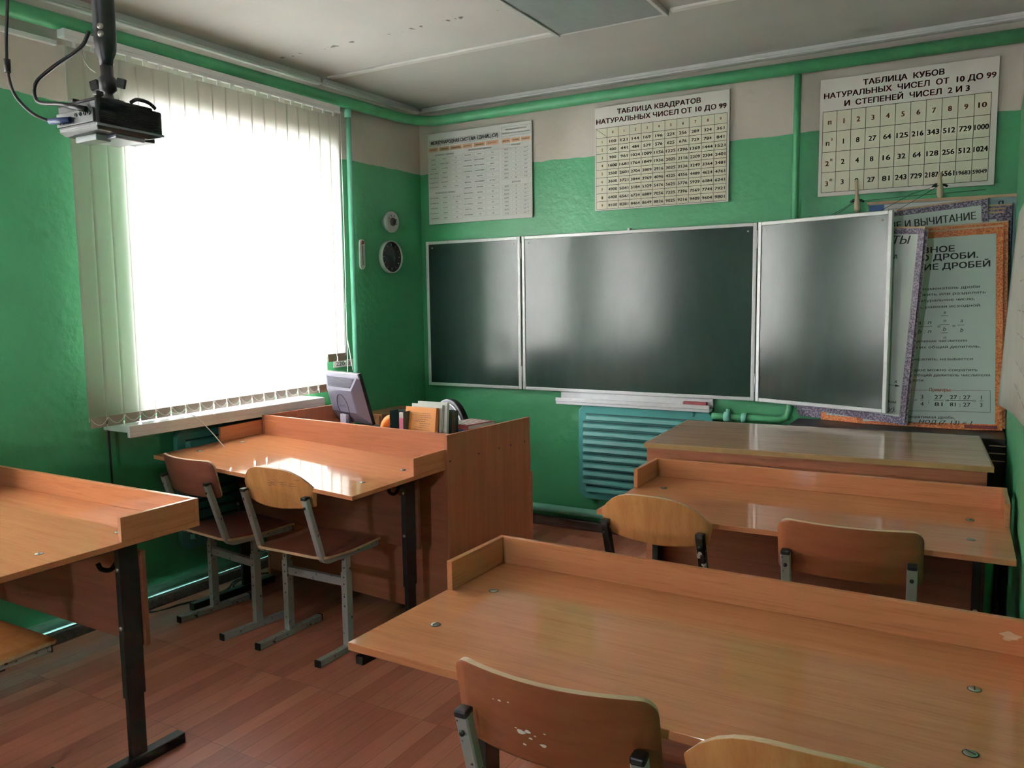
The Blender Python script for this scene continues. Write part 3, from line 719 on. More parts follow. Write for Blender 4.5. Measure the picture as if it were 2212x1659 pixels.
# boards from the wall outwards
back = [((3.53, -.096, .820), .70, 1.085, .004, 'purple bordered board deepest in the stack, edge showing right of the addition board'),
        ((3.51, -.106, .820), .68, 1.068, -.003, 'purple bordered board leaning second from the wall in the stack'),
        ((3.495, -.116, .820), .66, 1.05, .004, 'purple bordered board leaning third from the wall in the stack')]
for (br, w_, h, rl, lb) in back: board('leaning_board', lb, br, w_, h, rl, LEAN, M_PURPLE, group='leaning poster boards')
t = board('leaning_board', 'purple bordered board titled addition and subtraction, tilted above the orange one', (3.515, -.128, .872), .60, 1.072, R(-4.6), LEAN, M_PURPLE, group='leaning poster boards')
k = MB()
write(k, 'СЛОЖЕНИЕ И ВЫЧИТАНИЕ', -.052, .980, .037, 'r', .575, .03, y=YL); write(k, 'ЧИСЕЛ С РАЗНЫМИ ЗНАКОВЫМИ', -.045, .922, .037, 'r', .62, .03, y=YL); k.build('title', M_INK, t)
t = board('leaning_board', 'orange bordered board of which only an edge shows behind the fraction board', (3.548, -.140, .832), .66, .990, R(-1.6), LEAN, M_ORANGE, group='leaning poster boards')
t = board('leaning_board', 'orange bordered board about the basic property of a fraction, right of the open leaf', (3.535, -.153, .824), .65, .978, R(-2.0), LEAN, M_ORANGE, bw=.03, group='leaning poster boards')
k = MB()
def tl(s_, u, v, h, width=None, bold=.0, shear=0, mode='r'): write(k, s_, u, v, h, mode, width, bold, shear, y=YL)
tl('ОСНОВНОЕ', -.205, .876, .029, .30, .04); tl('СВОЙСТВО ДРОБИ.', -.105, .838, .029, .50, .04); tl('СОКРАЩЕНИЕ ДРОБЕЙ', -.055, .792, .029, .57, .04)
tl('Если числитель и знаменатель дроби', -.098, .692, .0135, .50, .02); tl('одновременно умножить или разделить', -.072, .664, .0135, .56, .02)
tl('на одно и то же натуральное число,', -.118, .634, .0135, .46, .02); tl('то получится дробь, равная исходной.', -.09, .602, .0135, .53, .02)
tl('То есть деление числителя', -.15, .432, .0135, .33, .02); tl('и знаменателя дроби на их общий делитель,', -.092, .402, .0135, .60, .02)
tl('Дробь, которую нельзя сократить, называется', -.125, .342, .0135, .58, .02)
tl('Число, на которое можно сократить', -.105, .288, .0135, .45, .02); tl('дробь - наибольший общий делитель числителя', -.052, .262, .0135, .58, .02)
tl('и знаменателя дроби.', -.335, .236, .0135, .25, .02)
tl('Несократимая дробь,', -.20, .052, .0135, .25, .02); tl('такая как', -.385, .026, .012, .11, .02)
tl('НОД (7, 13) = 1', -.125, .024, .020, .235, .02, .25)
tl('a : n', -.305, .523, .022, .06, .0, .25); tl('b : n', -.305, .478, .022, .06, 0, .25); hline(k, -.37, -.30, .512, .0022, YL)
tl('=', -.265, .50, .02); tl('a', -.242, .572, .018, None, 0, .25); hline(k, -.262, -.232, .562, .002, YL); tl('n', -.240, .53, .018, None, 0, .25); hline(k, -.268, -.226, .519, .0022, YL)
tl('b', -.240, .487, .022, None, 0, .25); hline(k, -.262, -.232, .478, .002, YL); tl('n', -.240, .447, .018, None, 0, .25)
tl('=', -.20, .50, .02); tl('a', -.168, .528, .02, None, 0, .25); hline(k, -.192, -.160, .514, .0022, YL); tl('b', -.166, .48, .022, None, 0, .25)
for s_, s2, a in (('3', '4', -.335), ('27', '81', -.255), ('27 : 27', '81 : 27', -.165), ('1', '3', -.075+.0)):
    u = a; wd = {1: .012, 2: .035, 7: .088}[len(s_)]
    uu = {'3': -.345, '27': -.272, '27 : 27': -.178, '1': -.088}[s_]
    write(k, s_, uu, .150, .020, 'c', wd if len(s_) > 1 else None, .02, y=YL); write(k, s2, uu, .114, .020, 'c', wd if len(s_) > 1 else None, .02, y=YL); hline(k, uu-wd*.62, uu+wd*.62, .143, .002, YL)
for u in (-.375, -.235, -.117): write(k, '=', u, .136, .014, 'c', .015, y=YL)
write(k, ';', -.315, .13, .02, y=YL)
frame(k, -.62, -.050, .088, .193, .0015, YL)
k.build('printed_text', M_INK, t)
k = MB(); write(k, 'Примеры:', -.265, .187, .018, 'c', .095, .015, y=-.0022); tl('Свойство дроби:', -.385, .728, .017, .2, .02); k.build('red_heading', M_ORED, t)
k = MB(); rectf(k, -.16, -.02, .006, .024, -.002); k.build('publisher_strip', M_DARKRED, t)
t = board('leaning_board', 'orange bordered board low in the stack, only its bottom strip showing under the leaf', (2.89, -.150, .820), .20, .60, 0, .0, M_ORANGE, group='leaning poster boards', rz=R(-17))
k = MB(); write(k, 'm ±1, n', -.17, .032, .024, 'l', .09, .0, .25, y=YL); k.build('formula', M_INK, t)
for i, lb in enumerate(('purple bordered board at the left bottom of the stack, behind its twin', 'purple bordered board at the left bottom of the stack, in front of its twin')):
    board('leaning_board', lb, (2.79-.01*i, -.092-.012*i, .820+.012*i), .225, .62, R(1.0), 0, M_PURPLE, group='leaning poster boards', rz=R(-17))
t = board('leaning_board', 'purple bordered board tilted clockwise just behind the coordinates board', (3.126, -.235, .833), .60, .955, R(3.9), .0, M_PURPLE, group='leaning poster boards', rz=R(-17))
t = board('leaning_board', 'purple bordered coordinates board, front of the stack, half hidden by the open leaf', (3.116, -.247, .846), .60, .955, R(3.7), .0, M_PURPLE, group='leaning poster boards', rz=R(-17))
k = MB(); tl('КООРДИНАТЫ', -.062, .880, .04, .42, .03, .2); tl('В координатах х и у задаются А', -.115, .81, .018, .4, .02); tl('Д', -.115, .81, .018, None, .02)
tl('x', -.052, .195, .022, None, 0, .25); hline(k, -.30, -.05, .182, .002, YL); k.add([(-.062, YL, .176), (-.038, YL, .182), (-.062, YL, .188)], [(0, 1, 2)])
tl('с любым', -.05, .092, .015, .1, .02); tl('(х; у).', -.048, .05, .024, .09, 0, .25)
k.build('printed_text', M_INK, t)
# pegs and threads
for i, (x, zt, L, tilt, lb) in enumerate(((2.853, 2.075, .17, 4, 'wooden hanging peg at the top corner of the open leaf'), (3.228, 2.078, .125, 3, 'wooden hanging peg in the middle under the cubes chart'))):
    t = thing('hanging_peg', lb, 'peg', (x, -.115, zt-L), 0, 'wooden pegs under the cubes chart'); t.rotation_euler = (R(-6), R(-tilt), 0)
    pr = [(.0, 0), (.012, .004), (.016, .02), (.015, .05), (.009, .085), (.0085, L-.01), (.010, L-.004), (.007, L), (0, L)]
    MB().lathe(pr, 12).build('shaft', M_PEG, t)
    MB().tube([(-.028, .0, .062), (-.02, .008, .07), (.02, .01, .064), (.03, .0, .055)], .006, 8).tube([(-.03, 0, .06), (-.035, .02, .066), (-.02, .05, .07), (0, .11, .08)], .003, 6).build('knot', M_THREAD, t)
def thr(label, pts): tag(MB().tube(pts, .0012, 5).build('thread', M_THREAD), label, 'thread', 'dark threads tied to the pegs')
thr('dark thread sloping from the left peg down behind the open leaf, lowest', [(2.846, -.11, 1.965), (2.76, -.08, 1.915), (2.62, -.05, 1.86)])
thr('dark thread sloping from the left peg down behind the open leaf, uppermost', [(2.846, -.11, 1.972), (2.78, -.08, 1.935), (2.66, -.05, 1.88)])
thr('dark thread running from the middle peg left across the hanging board', [(3.22, -.12, 2.015), (3.10, -.12, 1.98), (2.95, -.13, 1.90)])
thr('dark thread sloping steeply from the middle peg onto the addition board', [(3.22, -.12, 2.012), (3.12, -.13, 1.95), (3.04, -.15, 1.90)])
thr('dark thread stretched right from the left peg along the hanging lath', [(2.86, -.10, 1.965), (3.1, -.06, 1.978), (3.42, -.055, 1.985)])
# chart on the right wall
t = thing('wall_sheet', 'curling paper chart on the right wall beside the leaning boards', 'poster', (0, 0, 0))
def fn(u, v):
    y = -.78-1.9*u+.18*(1-v)*max(0, 1-2*u); z = 1.00+.16*u*(1-v)+(.80-.16*u+.16*u)*v
    c_ = max(0, 1-u*2.2)**2
    return (XR-.010-.037*c_*(1-v)**.8, y, z)
MB().sheet(fn, 16, 6, .002).build('sheet', M_MAP, t)
k = MB()
TR = Matrix(((0, 1, 0, XR-.0155), (-1, 0, 0, 0), (0, 0, 1, 0), (0, 0, 0, 1)))
for j in range(5):
    for i in range(4):
        a = 1.32+i*.28; b = 1.06+j*.18; frame(k, a, a+.2, b, b+.1, .004, 0)
k.v = [tuple(TR @ Vector(p)) for p in k.v]
k.build('printed_boxes', M_GREYINK, t)

# ------------------------------------------------------------------ ceiling lamp and projector
t = thing('ceiling_light', 'unlit flat grey light panel set in the ceiling', 'ceiling lamp', (1.83, -1.53, ZC))
MB().box(-.27, .27, -.58, .58, -.018, -.004).build('diffuser', M_LAMP, t)
f = MB(); a, b = .288, .60
f.box(-a, -a+.018, -b, b, -.024, 0).box(a-.018, a, -b, b, -.024, 0).box(-a, a, -b, -b+.018, -.024, 0).box(-a, a, b-.012, b, -.020, 0)
f.build('lamp_frame', M_ALU, t, .002)

PX, PY, PZ = 1.062, -3.100, 2.117        # near top corner of the projector body
t = thing('projector', 'black projector hanging upside down from the ceiling', 'projector', (PX, PY, PZ))
LX, LY, LZ = .205, .235, .108
c = .012
m_ = MB()
poly = [(-LX, 0), (0, 0), (0, LY), (-LX, LY)]
m_.box(-LX, -.004, .004, LY, -LZ+.014, -.012).box(-LX+.015, -.02, .02, LY-.02, -.014, 0)
m_.build('body', M_PROJ, t, .008)
g = MB()
for i in range(16): g.box(-.005, .0008, .012, LY-.012, -.018-.0046*i, -.0155-.0046*i)
g.build('side_grille', M_PROJ, t)
lo = MB()
pts = [(-LX, 0, -LZ+.015), (-.0, 0, -LZ+.015), (0, LY, -LZ+.015), (-LX, LY, -LZ+.015), (-LX+.01, .02, -LZ), (-.012, .012, -LZ+.004), (-.012, LY-.05, -LZ), (-LX+.01, LY-.05, -LZ)]
lo.add(pts, [(3, 2, 1, 0), (4, 5, 6, 7), (0, 1, 5, 4), (1, 2, 6, 5), (2, 3, 7, 6), (3, 0, 4, 7)])
lo.build('lower_cover', M_PROJG, t, .004)
MB().box(-.003, .002, 0.0, LY, -LZ+.0145, -LZ+.0215).build('silver_trim', M_PROJS, t)
MB().box(-LX+.05, -.012, .07, LY-.06, -LZ-.012, -LZ+.002).build('lens_cover', M_PROJS, t, .005)
MB().box(-LX+.07, -.03, LY-.055, LY-.012, -LZ-.004, -LZ+.012).build('lens', M_PROJ, t, .003)
MB().box(-LX+.035, -.06, .035, .085, -LZ-.018, -LZ+.002).build('visor', M_CLEAR, t, .003)
MB().box(-LX+.004, -.012, -.004, .006, -LZ+.026, -LZ+.068).build('port_panel', M_PROJG, t, .002)
pp = MB()
for x, r in ((-.03, .008), (-.052, .007), (-.074, .006), (-.098, .006), (-.165, .006), (-.185, .006)):
    pp.lathe([(r, 0), (r, .003), (r*.5, .003), (r*.5, .001), (0, .001)], 10, T=Matrix.Translation((x, -.004, -LZ+(.054 if x > -.12 else .038))) @ Matrix.Rotation(PI/2, 4, 'X'))
pp.build('sockets', M_PLUG, t)
for x, y in ((-.03, .03), (-LX+.02, .05)): MB().box(x-.012, x+.012, y-.012, y+.012, 0, .016).build('foot', M_PROJ, t, .004)
MB().tube(curve([(-.02, LY-.1, .002), (-.03, LY-.07, .018), (-.03, LY-.03, .016), (-.03, LY-.005, .002)]), .006, 8).build('handle', M_PROJ, t)
PCX, PCY = PX-.075, PY+.095
t = thing('projector_mount', 'black telescopic ceiling pole carrying the projector', 'mount', (PCX, PCY, 2.114))
H0 = ZC-2.114
MB().lathe([(.0, .115), (.020, .115), (.0215, .135), (.031, .162), (.033, .185), (.033, H0-.02), (.060, H0-.02), (.060, H0), (0, H0)], 20).build('pole', M_PROJ, t)
MB().lathe([(0, 0.0), (.050, 0.0), (.050, .006), (.018, .008), (.014, .03), (.026, .04), (.026, .075), (.019, .085), (.020, .115), (0, .118)], 18).build('ball_joint', M_PROJ, t)
for a in (20, 200): MB().box(.015, .045, -.006, .006, .055, .085, T=Matrix.Rotation(R(a), 4, 'Z') @ Matrix.Rotation(R(15), 4, 'Y')).build('wing_screw', M_PROJ, t, .003)
for z in (.205, .228): MB().lathe([(.010, 0), (.009, .004), (0, .004)], 12, T=Matrix.Rotation(R(-55), 4, 'Z') @ Matrix.Translation((.0315, 0, z)) @ RX).build('screw', M_STEEL, t)
MB().tube(curve([(-.028, -.02, .215), (-.052, -.034, .195), (-.062, -.04, .155), (-.05, -.03, .115), (-.026, -.02, .095)]), .0016, 6).build('safety_wire', M_STEEL, t)
tag(MB().tube(curve([(PCX-.02, PCY-.04, 2.33), (PCX-.045, PCY-.055, 2.28), (PCX-.13, PCY-.1, 2.22), (PCX-.175, PCY-.13, 2.17), (PCX-.165, PCY-.13, 2.115), (PX-.11, PY-.04, 2.09), (PX-.07, PY-.022, 2.080), (PX-.03, PY-.012, 2.072)]), .006, 8)
    .tube([(PX-.09, PY-.03, 2.085), (PX-.03, PY-.012, 2.070)], .009, 8).build('projector_power_cable', M_PLUG), 'black cable looping from the ceiling pole to the projector back', 'cable')
t = thing('projector_signal_cable', 'long black cable falling from the ceiling to a blue plug on the projector', 'cable')
MB().tube(curve([(PX-.245, PY-.10, 2.79), (PX-.25, PY-.10, 2.45), (PX-.275, PY-.10, 2.30), (PX-.28, PY-.10, 2.20), (PX-.27, PY-.09, 2.13), (PX-.235, PY-.06, 2.075), (PX-.20, PY-.025, 2.052)]), .005, 8).tube([(PX-.28, PY-.10, 2.235), (PX-.28, PY-.10, 2.195)], .010, 8).build('cord', M_PLUG, t)
MB().tube([(PX-.20, PY-.026, 2.052), (PX-.12, PY-.008, 2.050)], .010, 10).build('plug', M_BLUEPLUG, t)

# ------------------------------------------------------------------ school desks
def desk(label, x0, yn, z, W=1.28, D=.635, rz=0, lipL=.265, chip=False, hook=True, tilt=0):
    t = thing('school_desk', label, 'desk', (x0, yn, 0), rz, 'two-seat school desks with raised rims')
    th = .018
    MB().box(0, W, 0, D, z-th, z).build('desktop', M_BEECH, t, .0015)
    lh = .075; e = .016
    MB().box(0, e, D-lipL, D-e, z, z+lh).build('side_rim', M_BEECH_Y, t, .0015)
    MB().box(W-e, W, D-lipL, D-e, z, z+lh).build('side_rim', M_BEECH_Y, t, .0015)
    br = MB().box(0, W, D-e, D, z-.0, z+lh).build('back_rim', M_BEECH, t, .0015)
    if chip:
        pl = [(W-.052+.017*math.cos(a)*(1+.35*math.sin(5*a)), z+.040+.009*math.sin(a)*(1+.3*math.cos(3*a))) for a in [2*PI*i/18 for i in range(18)]]
        T = Matrix(((1, 0, 0, 0), (0, 0, 1, 0), (0, 1, 0, 0), (0, 0, 0, 1)))
        MB().prism(pl, D-e-.001, D-e+.001, T=T).build('chipped_spot', M_PLYEDGE, br)
    for s in (0, 1):
        x = .085 if s == 0 else W-.085
        zt = z-th+(W*.5-x)*math.sin(tilt)-.007*bool(tilt)
        lg = MB().box(x-.0125, x+.0125, D-.245, D-.18, .235, zt-.003*bool(tilt)).box(x-.0125, x+.0125, .12, D-.08, zt-.025, zt-.003*bool(tilt)).build('leg', M_BLACK, t, .002)
        MB().box(x-.010, x+.010, D-.24, D-.185, .03, .30).build('lower_tube', M_BLACK, lg, .002)
        MB().box(x-.02, x+.02, D-.54, D-.05, 0, .036).build('foot', M_BLACK, t, .003)
        for zz in (z-.11, z-.30): MB().lathe([(.008, 0), (.006, .004), (0, .004)], 10, T=Matrix.Translation((x, D-.245, zz)) @ Matrix.Rotation(PI/2, 4, 'X')).build('leg_bolt', M_STEEL, lg)
        for yy in (.17, .418):
            xb = .11 if s == 0 else W-.11
            MB().lathe([(.0125, 0), (.0125, .0008), (.0108, .001), (.0108, .0006)], 14, 1, T=Matrix.Translation((xb, yy, z))).lathe([(.0108, .0006), (.0100, .0018), (.006, .003), (0, .003)], 14, T=Matrix.Translation((xb, yy, z))).box(-.009, .009, -.0012, .0012, .0028, .0032, 1, T=Matrix.Translation((xb, yy, z)) @ Matrix.Rotation(yy*9+s, 4, 'Z')).build('bolt', [M_STEEL, M_INK], t)
        if hook:
            xh = .15 if s == 0 else W-.15
            MB().tube(curve([(xh, D-.19, z-.06), (xh, D-.20, z-.10), (xh, D-.225, z-.125), (xh, D-.255, z-.115), (xh, D-.265, z-.095)]), .008, 8).build('bag_hook', M_BLACK, t)
    MB().box(.06, W-.06, D-.178, D-.162, z-.375, z-.065).build('modesty_panel', M_MODESTY, t, .0015)
    for ch in t.children:                 # top sloped on purpose so that it mirrors the bright blind
        if tilt and ch.name.split('.')[0] in ('desktop', 'side_rim', 'back_rim', 'bolt'): ch.rotation_euler = (R(1.5), tilt, 0); ch.location.z = W*.5*math.sin(tilt)-D*.30*math.sin(R(1.5))
    return t
desk('large school desk in the right foreground with chipped spot on its rim', 2.260, -3.385, .74, rz=R(-1.0), lipL=.265, chip=True)
desk('school desk in the right row just in front of the demonstration table', 2.262, -2.073, .73, W=1.274, rz=R(1.0), lipL=.26)
desk('school desk by the window with two chairs, pushed against the teacher desk', .078, -2.262, .765, rz=R(-3.4), lipL=.275, tilt=R(1.7))
desk('school desk cut by the left edge of the photo, in front of the window', -.068, -3.555, .765, rz=R(-.2), lipL=.28)

# ------------------------------------------------------------------ demonstration table
t = thing('demonstration_table', 'solid fronted table with glossy grey-brown top below the open leaf', 'table', (2.148, -1.302, 0), R(3.4))
W, D, z = 1.342, .755, .84
MB().box(.006, W-.006, .004, D-.004, z-.001, z+.0).box(0, W, 0, D, z-.022, z-.001, 1).build('tabletop', [M_OAK, M_OAKEDGE], t, 0)
MB().box(.01, W-.02, .012, .028, .05, z-.022).build('front_panel', M_ALDER, t, .001)
for x in (.01, W-.038): MB().box(x, x+.018, .028, D-.03, 0, z-.022).build('side_panel', M_ALDER_V, t, .001)
MB().box(.028, W-.038, D-.05, D-.03, .3, z-.022).build('back_rail', M_ALDER, t, .001)

# ------------------------------------------------------------------ teacher desk and the things on it
RZ = R(-4.6); TX, TY_ = .155, -1.688
t = thing('teacher_desk', 'alder teacher desk with high border panels beside the window', 'desk', (TX, TY_, 0), RZ)
W, D, z = 1.272, .66, .893
MB().box(W-.018, W, 0, D, 0, z).build('side_panel', M_ALDER_V, t, .001)
sp_ = MB().box(0, .018, .018, D, 0, z); sp_.build('side_panel', M_ALDER_V, t, .001)
MB().box(0, W-.019, .022, .040, .06, z).build('front_panel', M_ALDER, t, .001)
MB().box(.018, W-.018, .04, D-.01, .742, .76).build('desktop', M_ALDER, t, .001)
MB().box(W-.44, W-.424, .05, D-.01, .06, .742).build('pedestal_wall', M_ALDER_V, t, .001)
for i, (a, b) in enumerate(((.62, .738), (.475, .615), (.31, .470), (.10, .305))):
    dr = MB().box(W-.43, W+.004-.006*(i == 0), D-.008, D+.014-.006*(i == 0), a, b).build('drawer', M_ALDER, t, .001)
    MB().tube([(W-.27, D+.012, (a+b)/2), (W-.27, D+.03, (a+b)/2), (W-.17, D+.03, (a+b)/2), (W-.17, D+.012, (a+b)/2)], .004, 6).build('handle', M_STEEL, dr)
for y in (.02, .23, .39, .49, .61):
    MB().lathe([(.005, 0), (.005, .0008), (0, .0008)], 10, T=Matrix.Translation((W, y, .775)) @ RX).build('screw_hole', M_INK, t)
TD = Matrix.Translation((TX, TY_, 0)) @ Matrix.Rotation(RZ, 4, 'Z')
def td(x, y, zz): return tuple(TD @ Vector((x, y, zz)))

# monitor (seen from behind)
t = thing('monitor', 'grey computer monitor seen from behind on the teacher desk', 'monitor', (.385, -1.24, .7605), R(-16))
TM = Matrix.Translation((0, 0, .195)) @ Matrix.Rotation(R(17), 4, 'X')   # local z up the screen, -y the back
TM = Matrix.Translation((0, 0, .19)) @ Matrix.Rotation(R(16), 4, 'X')
hw, hh = .172, .150
MB().box(-hw, hw, -.006, .014, -hh, hh, T=TM).build('bezel', M_PLUG, t, .003)
MB().box(-hw+.017, hw-.017, .0142, .0155, -hh+.02, hh-.017, T=TM).build('screen', M_CLOCKF, t)
bk = MB()
a = (hw-.004, hh-.004); b = (hw-.05, hh-.085)
v = [(-a[0], -.006, -a[1]), (a[0], -.006, -a[1]), (a[0], -.006, a[1]), (-a[0], -.006, a[1]), (-b[0], -.052, -b[1]), (b[0], -.052, -b[1]), (b[0], -.052, b[1]-.0), (-b[0], -.052, b[1])]
bk.add(v, [(0, 1, 5, 4), (1, 2, 6, 5), (3, 0, 4, 7), (4, 5, 6, 7)], 0, False, TM)
bk.add([v[2], v[3], v[7], v[6]], [(0, 1, 2, 3)], 1, False, TM)
bk.build('back_cover', [M_MON, M_MON], t, .004)
MB().box(-hw-.002, hw+.002, -.014, -.004, hh-.028, hh+.003, T=TM).build('top_rim', M_MONL, t, .003)
vt = MB()
for i in range(9):
    f_a = .25+.068*i
    yv = -.006+(-.052+.006)*f_a; zv = a[1]+(b[1]-a[1])*f_a; xw = a[0]+(b[0]-a[0])*f_a-.02
    vt.box(-xw, xw, yv-.0035, yv-.001, zv-.0022, zv+.0022, T=TM)
vt.build('vent_slots', M_MOND, t)
ring = [(.052*math.cos(q), -.0535, -.035+.075*math.sin(q)) for q in [2*PI*i/36 for i in range(36)]]
MB().tube(ring, .0022, 6, closed=True, T=TM).build('oval_groove', M_MOND, t)
k = MB(); write(k, 'BenQ', 0, -.035, .016, 'c', .062, .03, y=-.0528, T=TM); k.build('logo', M_MOND, t)
MB().box(-.028, .028, -.058, -.046, -.15, -.085, T=TM).build('stand_hinge', M_MON, t, .003)
MB().box(-.03, .03, -.045, -.025, .01, .10).box(-.11, .11, -.11, .09, 0, .014).build('stand', M_MONL, t, .003)
MB().tube([(.06, -.04, .07), (.065, -.06, .04), (.07, -.05, .012)], .004, 6).build('signal_lead', M_BLUEPLUG, t)
tag(MB().box(-.22, .22, -.07, .07, 0, .022).box(-.21, .21, -.06, .06, .022, .03).build('keyboard', M_PLUG, bevel=.003, loc=td(.50, .52, .7605)), 'black keyboard lying behind the monitor on the teacher desk', 'keyboard').rotation_euler = (0, 0, RZ)

t = thing('side_cabinet', 'low wooden cabinet standing in the corner behind the monitor', 'cabinet', (.005, -.70, 0))
MB().box(0, .165, 0, .40, .17, .775).box(.135, .165, 0, .03, 0, .17).box(.135, .165, .37, .40, 0, .17).build('body', M_ALDER, t, .002)
MB().box(.008, .157, -.014, -.001, .19, .765).build('door', M_ALDER_V, t, .001)
# books, holder etc. near the front right corner
def book(name, label, loc, rz, w_, d, h, cover, lean=0, group=None, flat=False):
    t = thing(name, label, 'book', loc, 0, group); t.rotation_mode = 'ZYX'; t.rotation_euler = (lean, 0, rz)
    c_ = .0022
    if flat:
        MB().box(-w_/2+.003, w_/2-.003, -d/2+.003, d/2, c_, h-c_).build('pages', M_PAPER, t)
        MB().box(-w_/2, w_/2, -d/2, d/2, 0, c_).box(-w_/2, w_/2, -d/2, d/2, h-c_, h).box(-w_/2, w_/2, -d/2-.001, -d/2+c_, 0, h).build('cover', cover, t)
    else:
        MB().box(-w_/2+.002, w_/2-.004, -d/2+c_, d/2-c_, .003, h-.003).build('pages', M_PAPER, t)
        MB().box(-w_/2, w_/2, -d/2, -d/2+c_, 0, h).box(-w_/2, w_/2, d/2-c_, d/2, 0, h).box(w_/2-c_, w_/2, -d/2, d/2, 0, h).build('cover', cover, t)
    return t
G = 'books standing on the teacher desk'
bz = .7605
BX, BY = 1.020, .105
t = book('book', 'orange book with printed back cover standing at the front of the desk', td(BX, BY, .788), RZ-R(4), .200, .018, .200, M_BOOKOR, R(-9), G)
k = MB()
for i, (a, b) in enumerate(((-.062, .05), (-.062, .055), (-.03, .06), (-.03, .045), (-.035, .03), (0, .055), (.0, .05), (-.035, .05), (-.035, .055), (-.03, .055), (-.03, .05), (-.03, .055), (-.02, .045), (-.03, .04))):
    x = a
    while x < b*1.25: 
        L = random.uniform(.006, .016); hline(k, x, min(b*1.25, x+L), .172-.0095*i, .0022, -.0104); x += L+.003
k.build('cover_print', M_BKBROWN, t)
book('book', 'white booklet standing right behind the orange book', td(BX+.012, BY+.030, .788), RZ-R(3), .195, .012, .212, M_PAPER, R(-7), G)
book('book', 'taller white booklet standing third from the desk front', td(BX+.035, BY+.050, .788), RZ-R(2), .185, .014, .222, M_PAPER, R(-5), G)
book('book', 'dark green book with spine to the right behind the white booklets', td(BX+.032, BY+.072, .788), RZ-R(2), .190, .018, .178, M_BKDARK, R(-4), G)
book('book', 'brown book with spine to the right between dark covers', td(BX+.036, BY+.094, .788), RZ-R(2), .190, .016, .174, M_BKBROWN, R(-3), G)
book('book', 'black green book standing last in the row on the teacher desk', td(BX+.040, BY+.115, .788), RZ-R(2), .190, .018, .180, M_BKDARK, R(-2), G)
t = thing('book_rack', 'dark rack holding the standing books on the teacher desk', 'rack', td(BX+.02, BY+.05, bz), RZ)
MB().box(-.11, .11, -.085, .125, 0, .026).box(-.11, .11, -.087, -.079, .026, .045).box(-.11, .11, .12, .125, .026, .10).build('tray', M_GAUGED, t, .003)
G2 = 'magazines lying on the teacher desk'
zz = bz
for i, (cv, lb, hgt) in enumerate(((M_BKDARK, 'thick dark book at the bottom of the flat pile by the right border', .050), (M_REDBOOK, 'red book in the middle of the flat pile by the right border', .045), (M_BLUEINK, 'blue magazine under the top of the flat pile', .026), (M_REDBOOK, 'magazine with pale cover on top of the flat pile', .020))):
    t = book('magazine', lb, td(1.165-.004*i, .335-.004*i, zz), RZ+R(3-3*i), .15, .19, hgt, cv, 0, G2, True); zz += hgt+.0003
k = MB()
for i in range(5): rectf(k, -.065+.026*i, -.048+.026*i, -.08, .08, 0)
k.v = [(x, z_, .0206) for x, y, z_ in k.v]; k.f = [f[::-1] for f in k.f]; k.f = [f[::-1] for f in k.f]
k.build('cover_print', M_POSTER_W, t)
t = thing('pencil_box', 'smoky clear plastic box left of the orange book', 'pencil holder', td(.900, .115, bz), RZ)
MB().box(-.045, .045, -.03, .03, 0, .006).box(-.045, -.042, -.03, .03, .006, .205).box(.042, .045, -.03, .03, .006, .205).box(-.042, .042, .027, .03, .006, .205).build('shell', M_BOX, t, .001)
for nm, lb, x, c_, h in (('eraser', 'pink eraser standing in the clear box', .012, M_PINK, .165), ('card', 'white card standing in the clear box', .0, M_PAPER, .188)):
    o = tag(MB().box(-.013, .013, -.006, .006, 0, h).build(nm, c_, bevel=.002, loc=td(.900+x, .112+(.014 if nm == 'card' else 0)-.004, bz+.0065)), lb, nm)
    o.rotation_euler = (0, 0, RZ)
t = thing('tape_roll', 'orange tape roll standing left of the clear pencil box', 'tape', td(.812, .166, bz+.088), RZ)
MB().lathe([(.055, -.014), (.087, -.014), (.087, .014), (.055, .014), (.055, -.014)], 28, T=Matrix.Rotation(PI/2, 4, 'X')).build('roll', M_TAPE, t)
# teacher chair back
t = thing('office_chair', 'black office chair behind the teacher desk, only its rounded back showing', 'chair', (.675, -.68, 0), R(170))
TB = Matrix(((1, 0, 0, 0), (0, 0, 1, 0), (0, 1, 0, 0), (0, 0, 0, 1)))
out = [(.158*math.cos(q), .64+.255*math.sin(q)) for q in [PI*i/28 for i in range(29)]]+[(-.150, .52), (-.12, .50), (.12, .50), (.150, .52)]
MB().prism(out, -.03, .015, T=TB).build('backrest', M_PLUG, t, .006)
MB().tube([(.136*math.cos(q), .017, .64+.230*math.sin(q)) for q in [PI*i/28 for i in range(29)]], .006, 8).build('back_trim', M_GREY, t)
MB().sheet(lambda u, v: ((u-.5)*.44, -.01+.42*v, .46-.02*math.cos(v*3)), 8, 8, .05).build('seat', M_PLUG, t)
MB().tube([(0, .2, .43), (0, .2, .08)], .025, 12).tube([(0, -.01, .5), (0, .05, .42), (0, .2, .42)], .015, 8).build('column', M_PLUG, t)
for i in range(5):
    a = 2*PI*i/5; MB().tube([(0, .2, .085), (.24*math.cos(a), .2+.24*math.sin(a), .06), (.25*math.cos(a), .2+.25*math.sin(a), .0)], .016, 8).build('base_arm', M_PLUG, t)

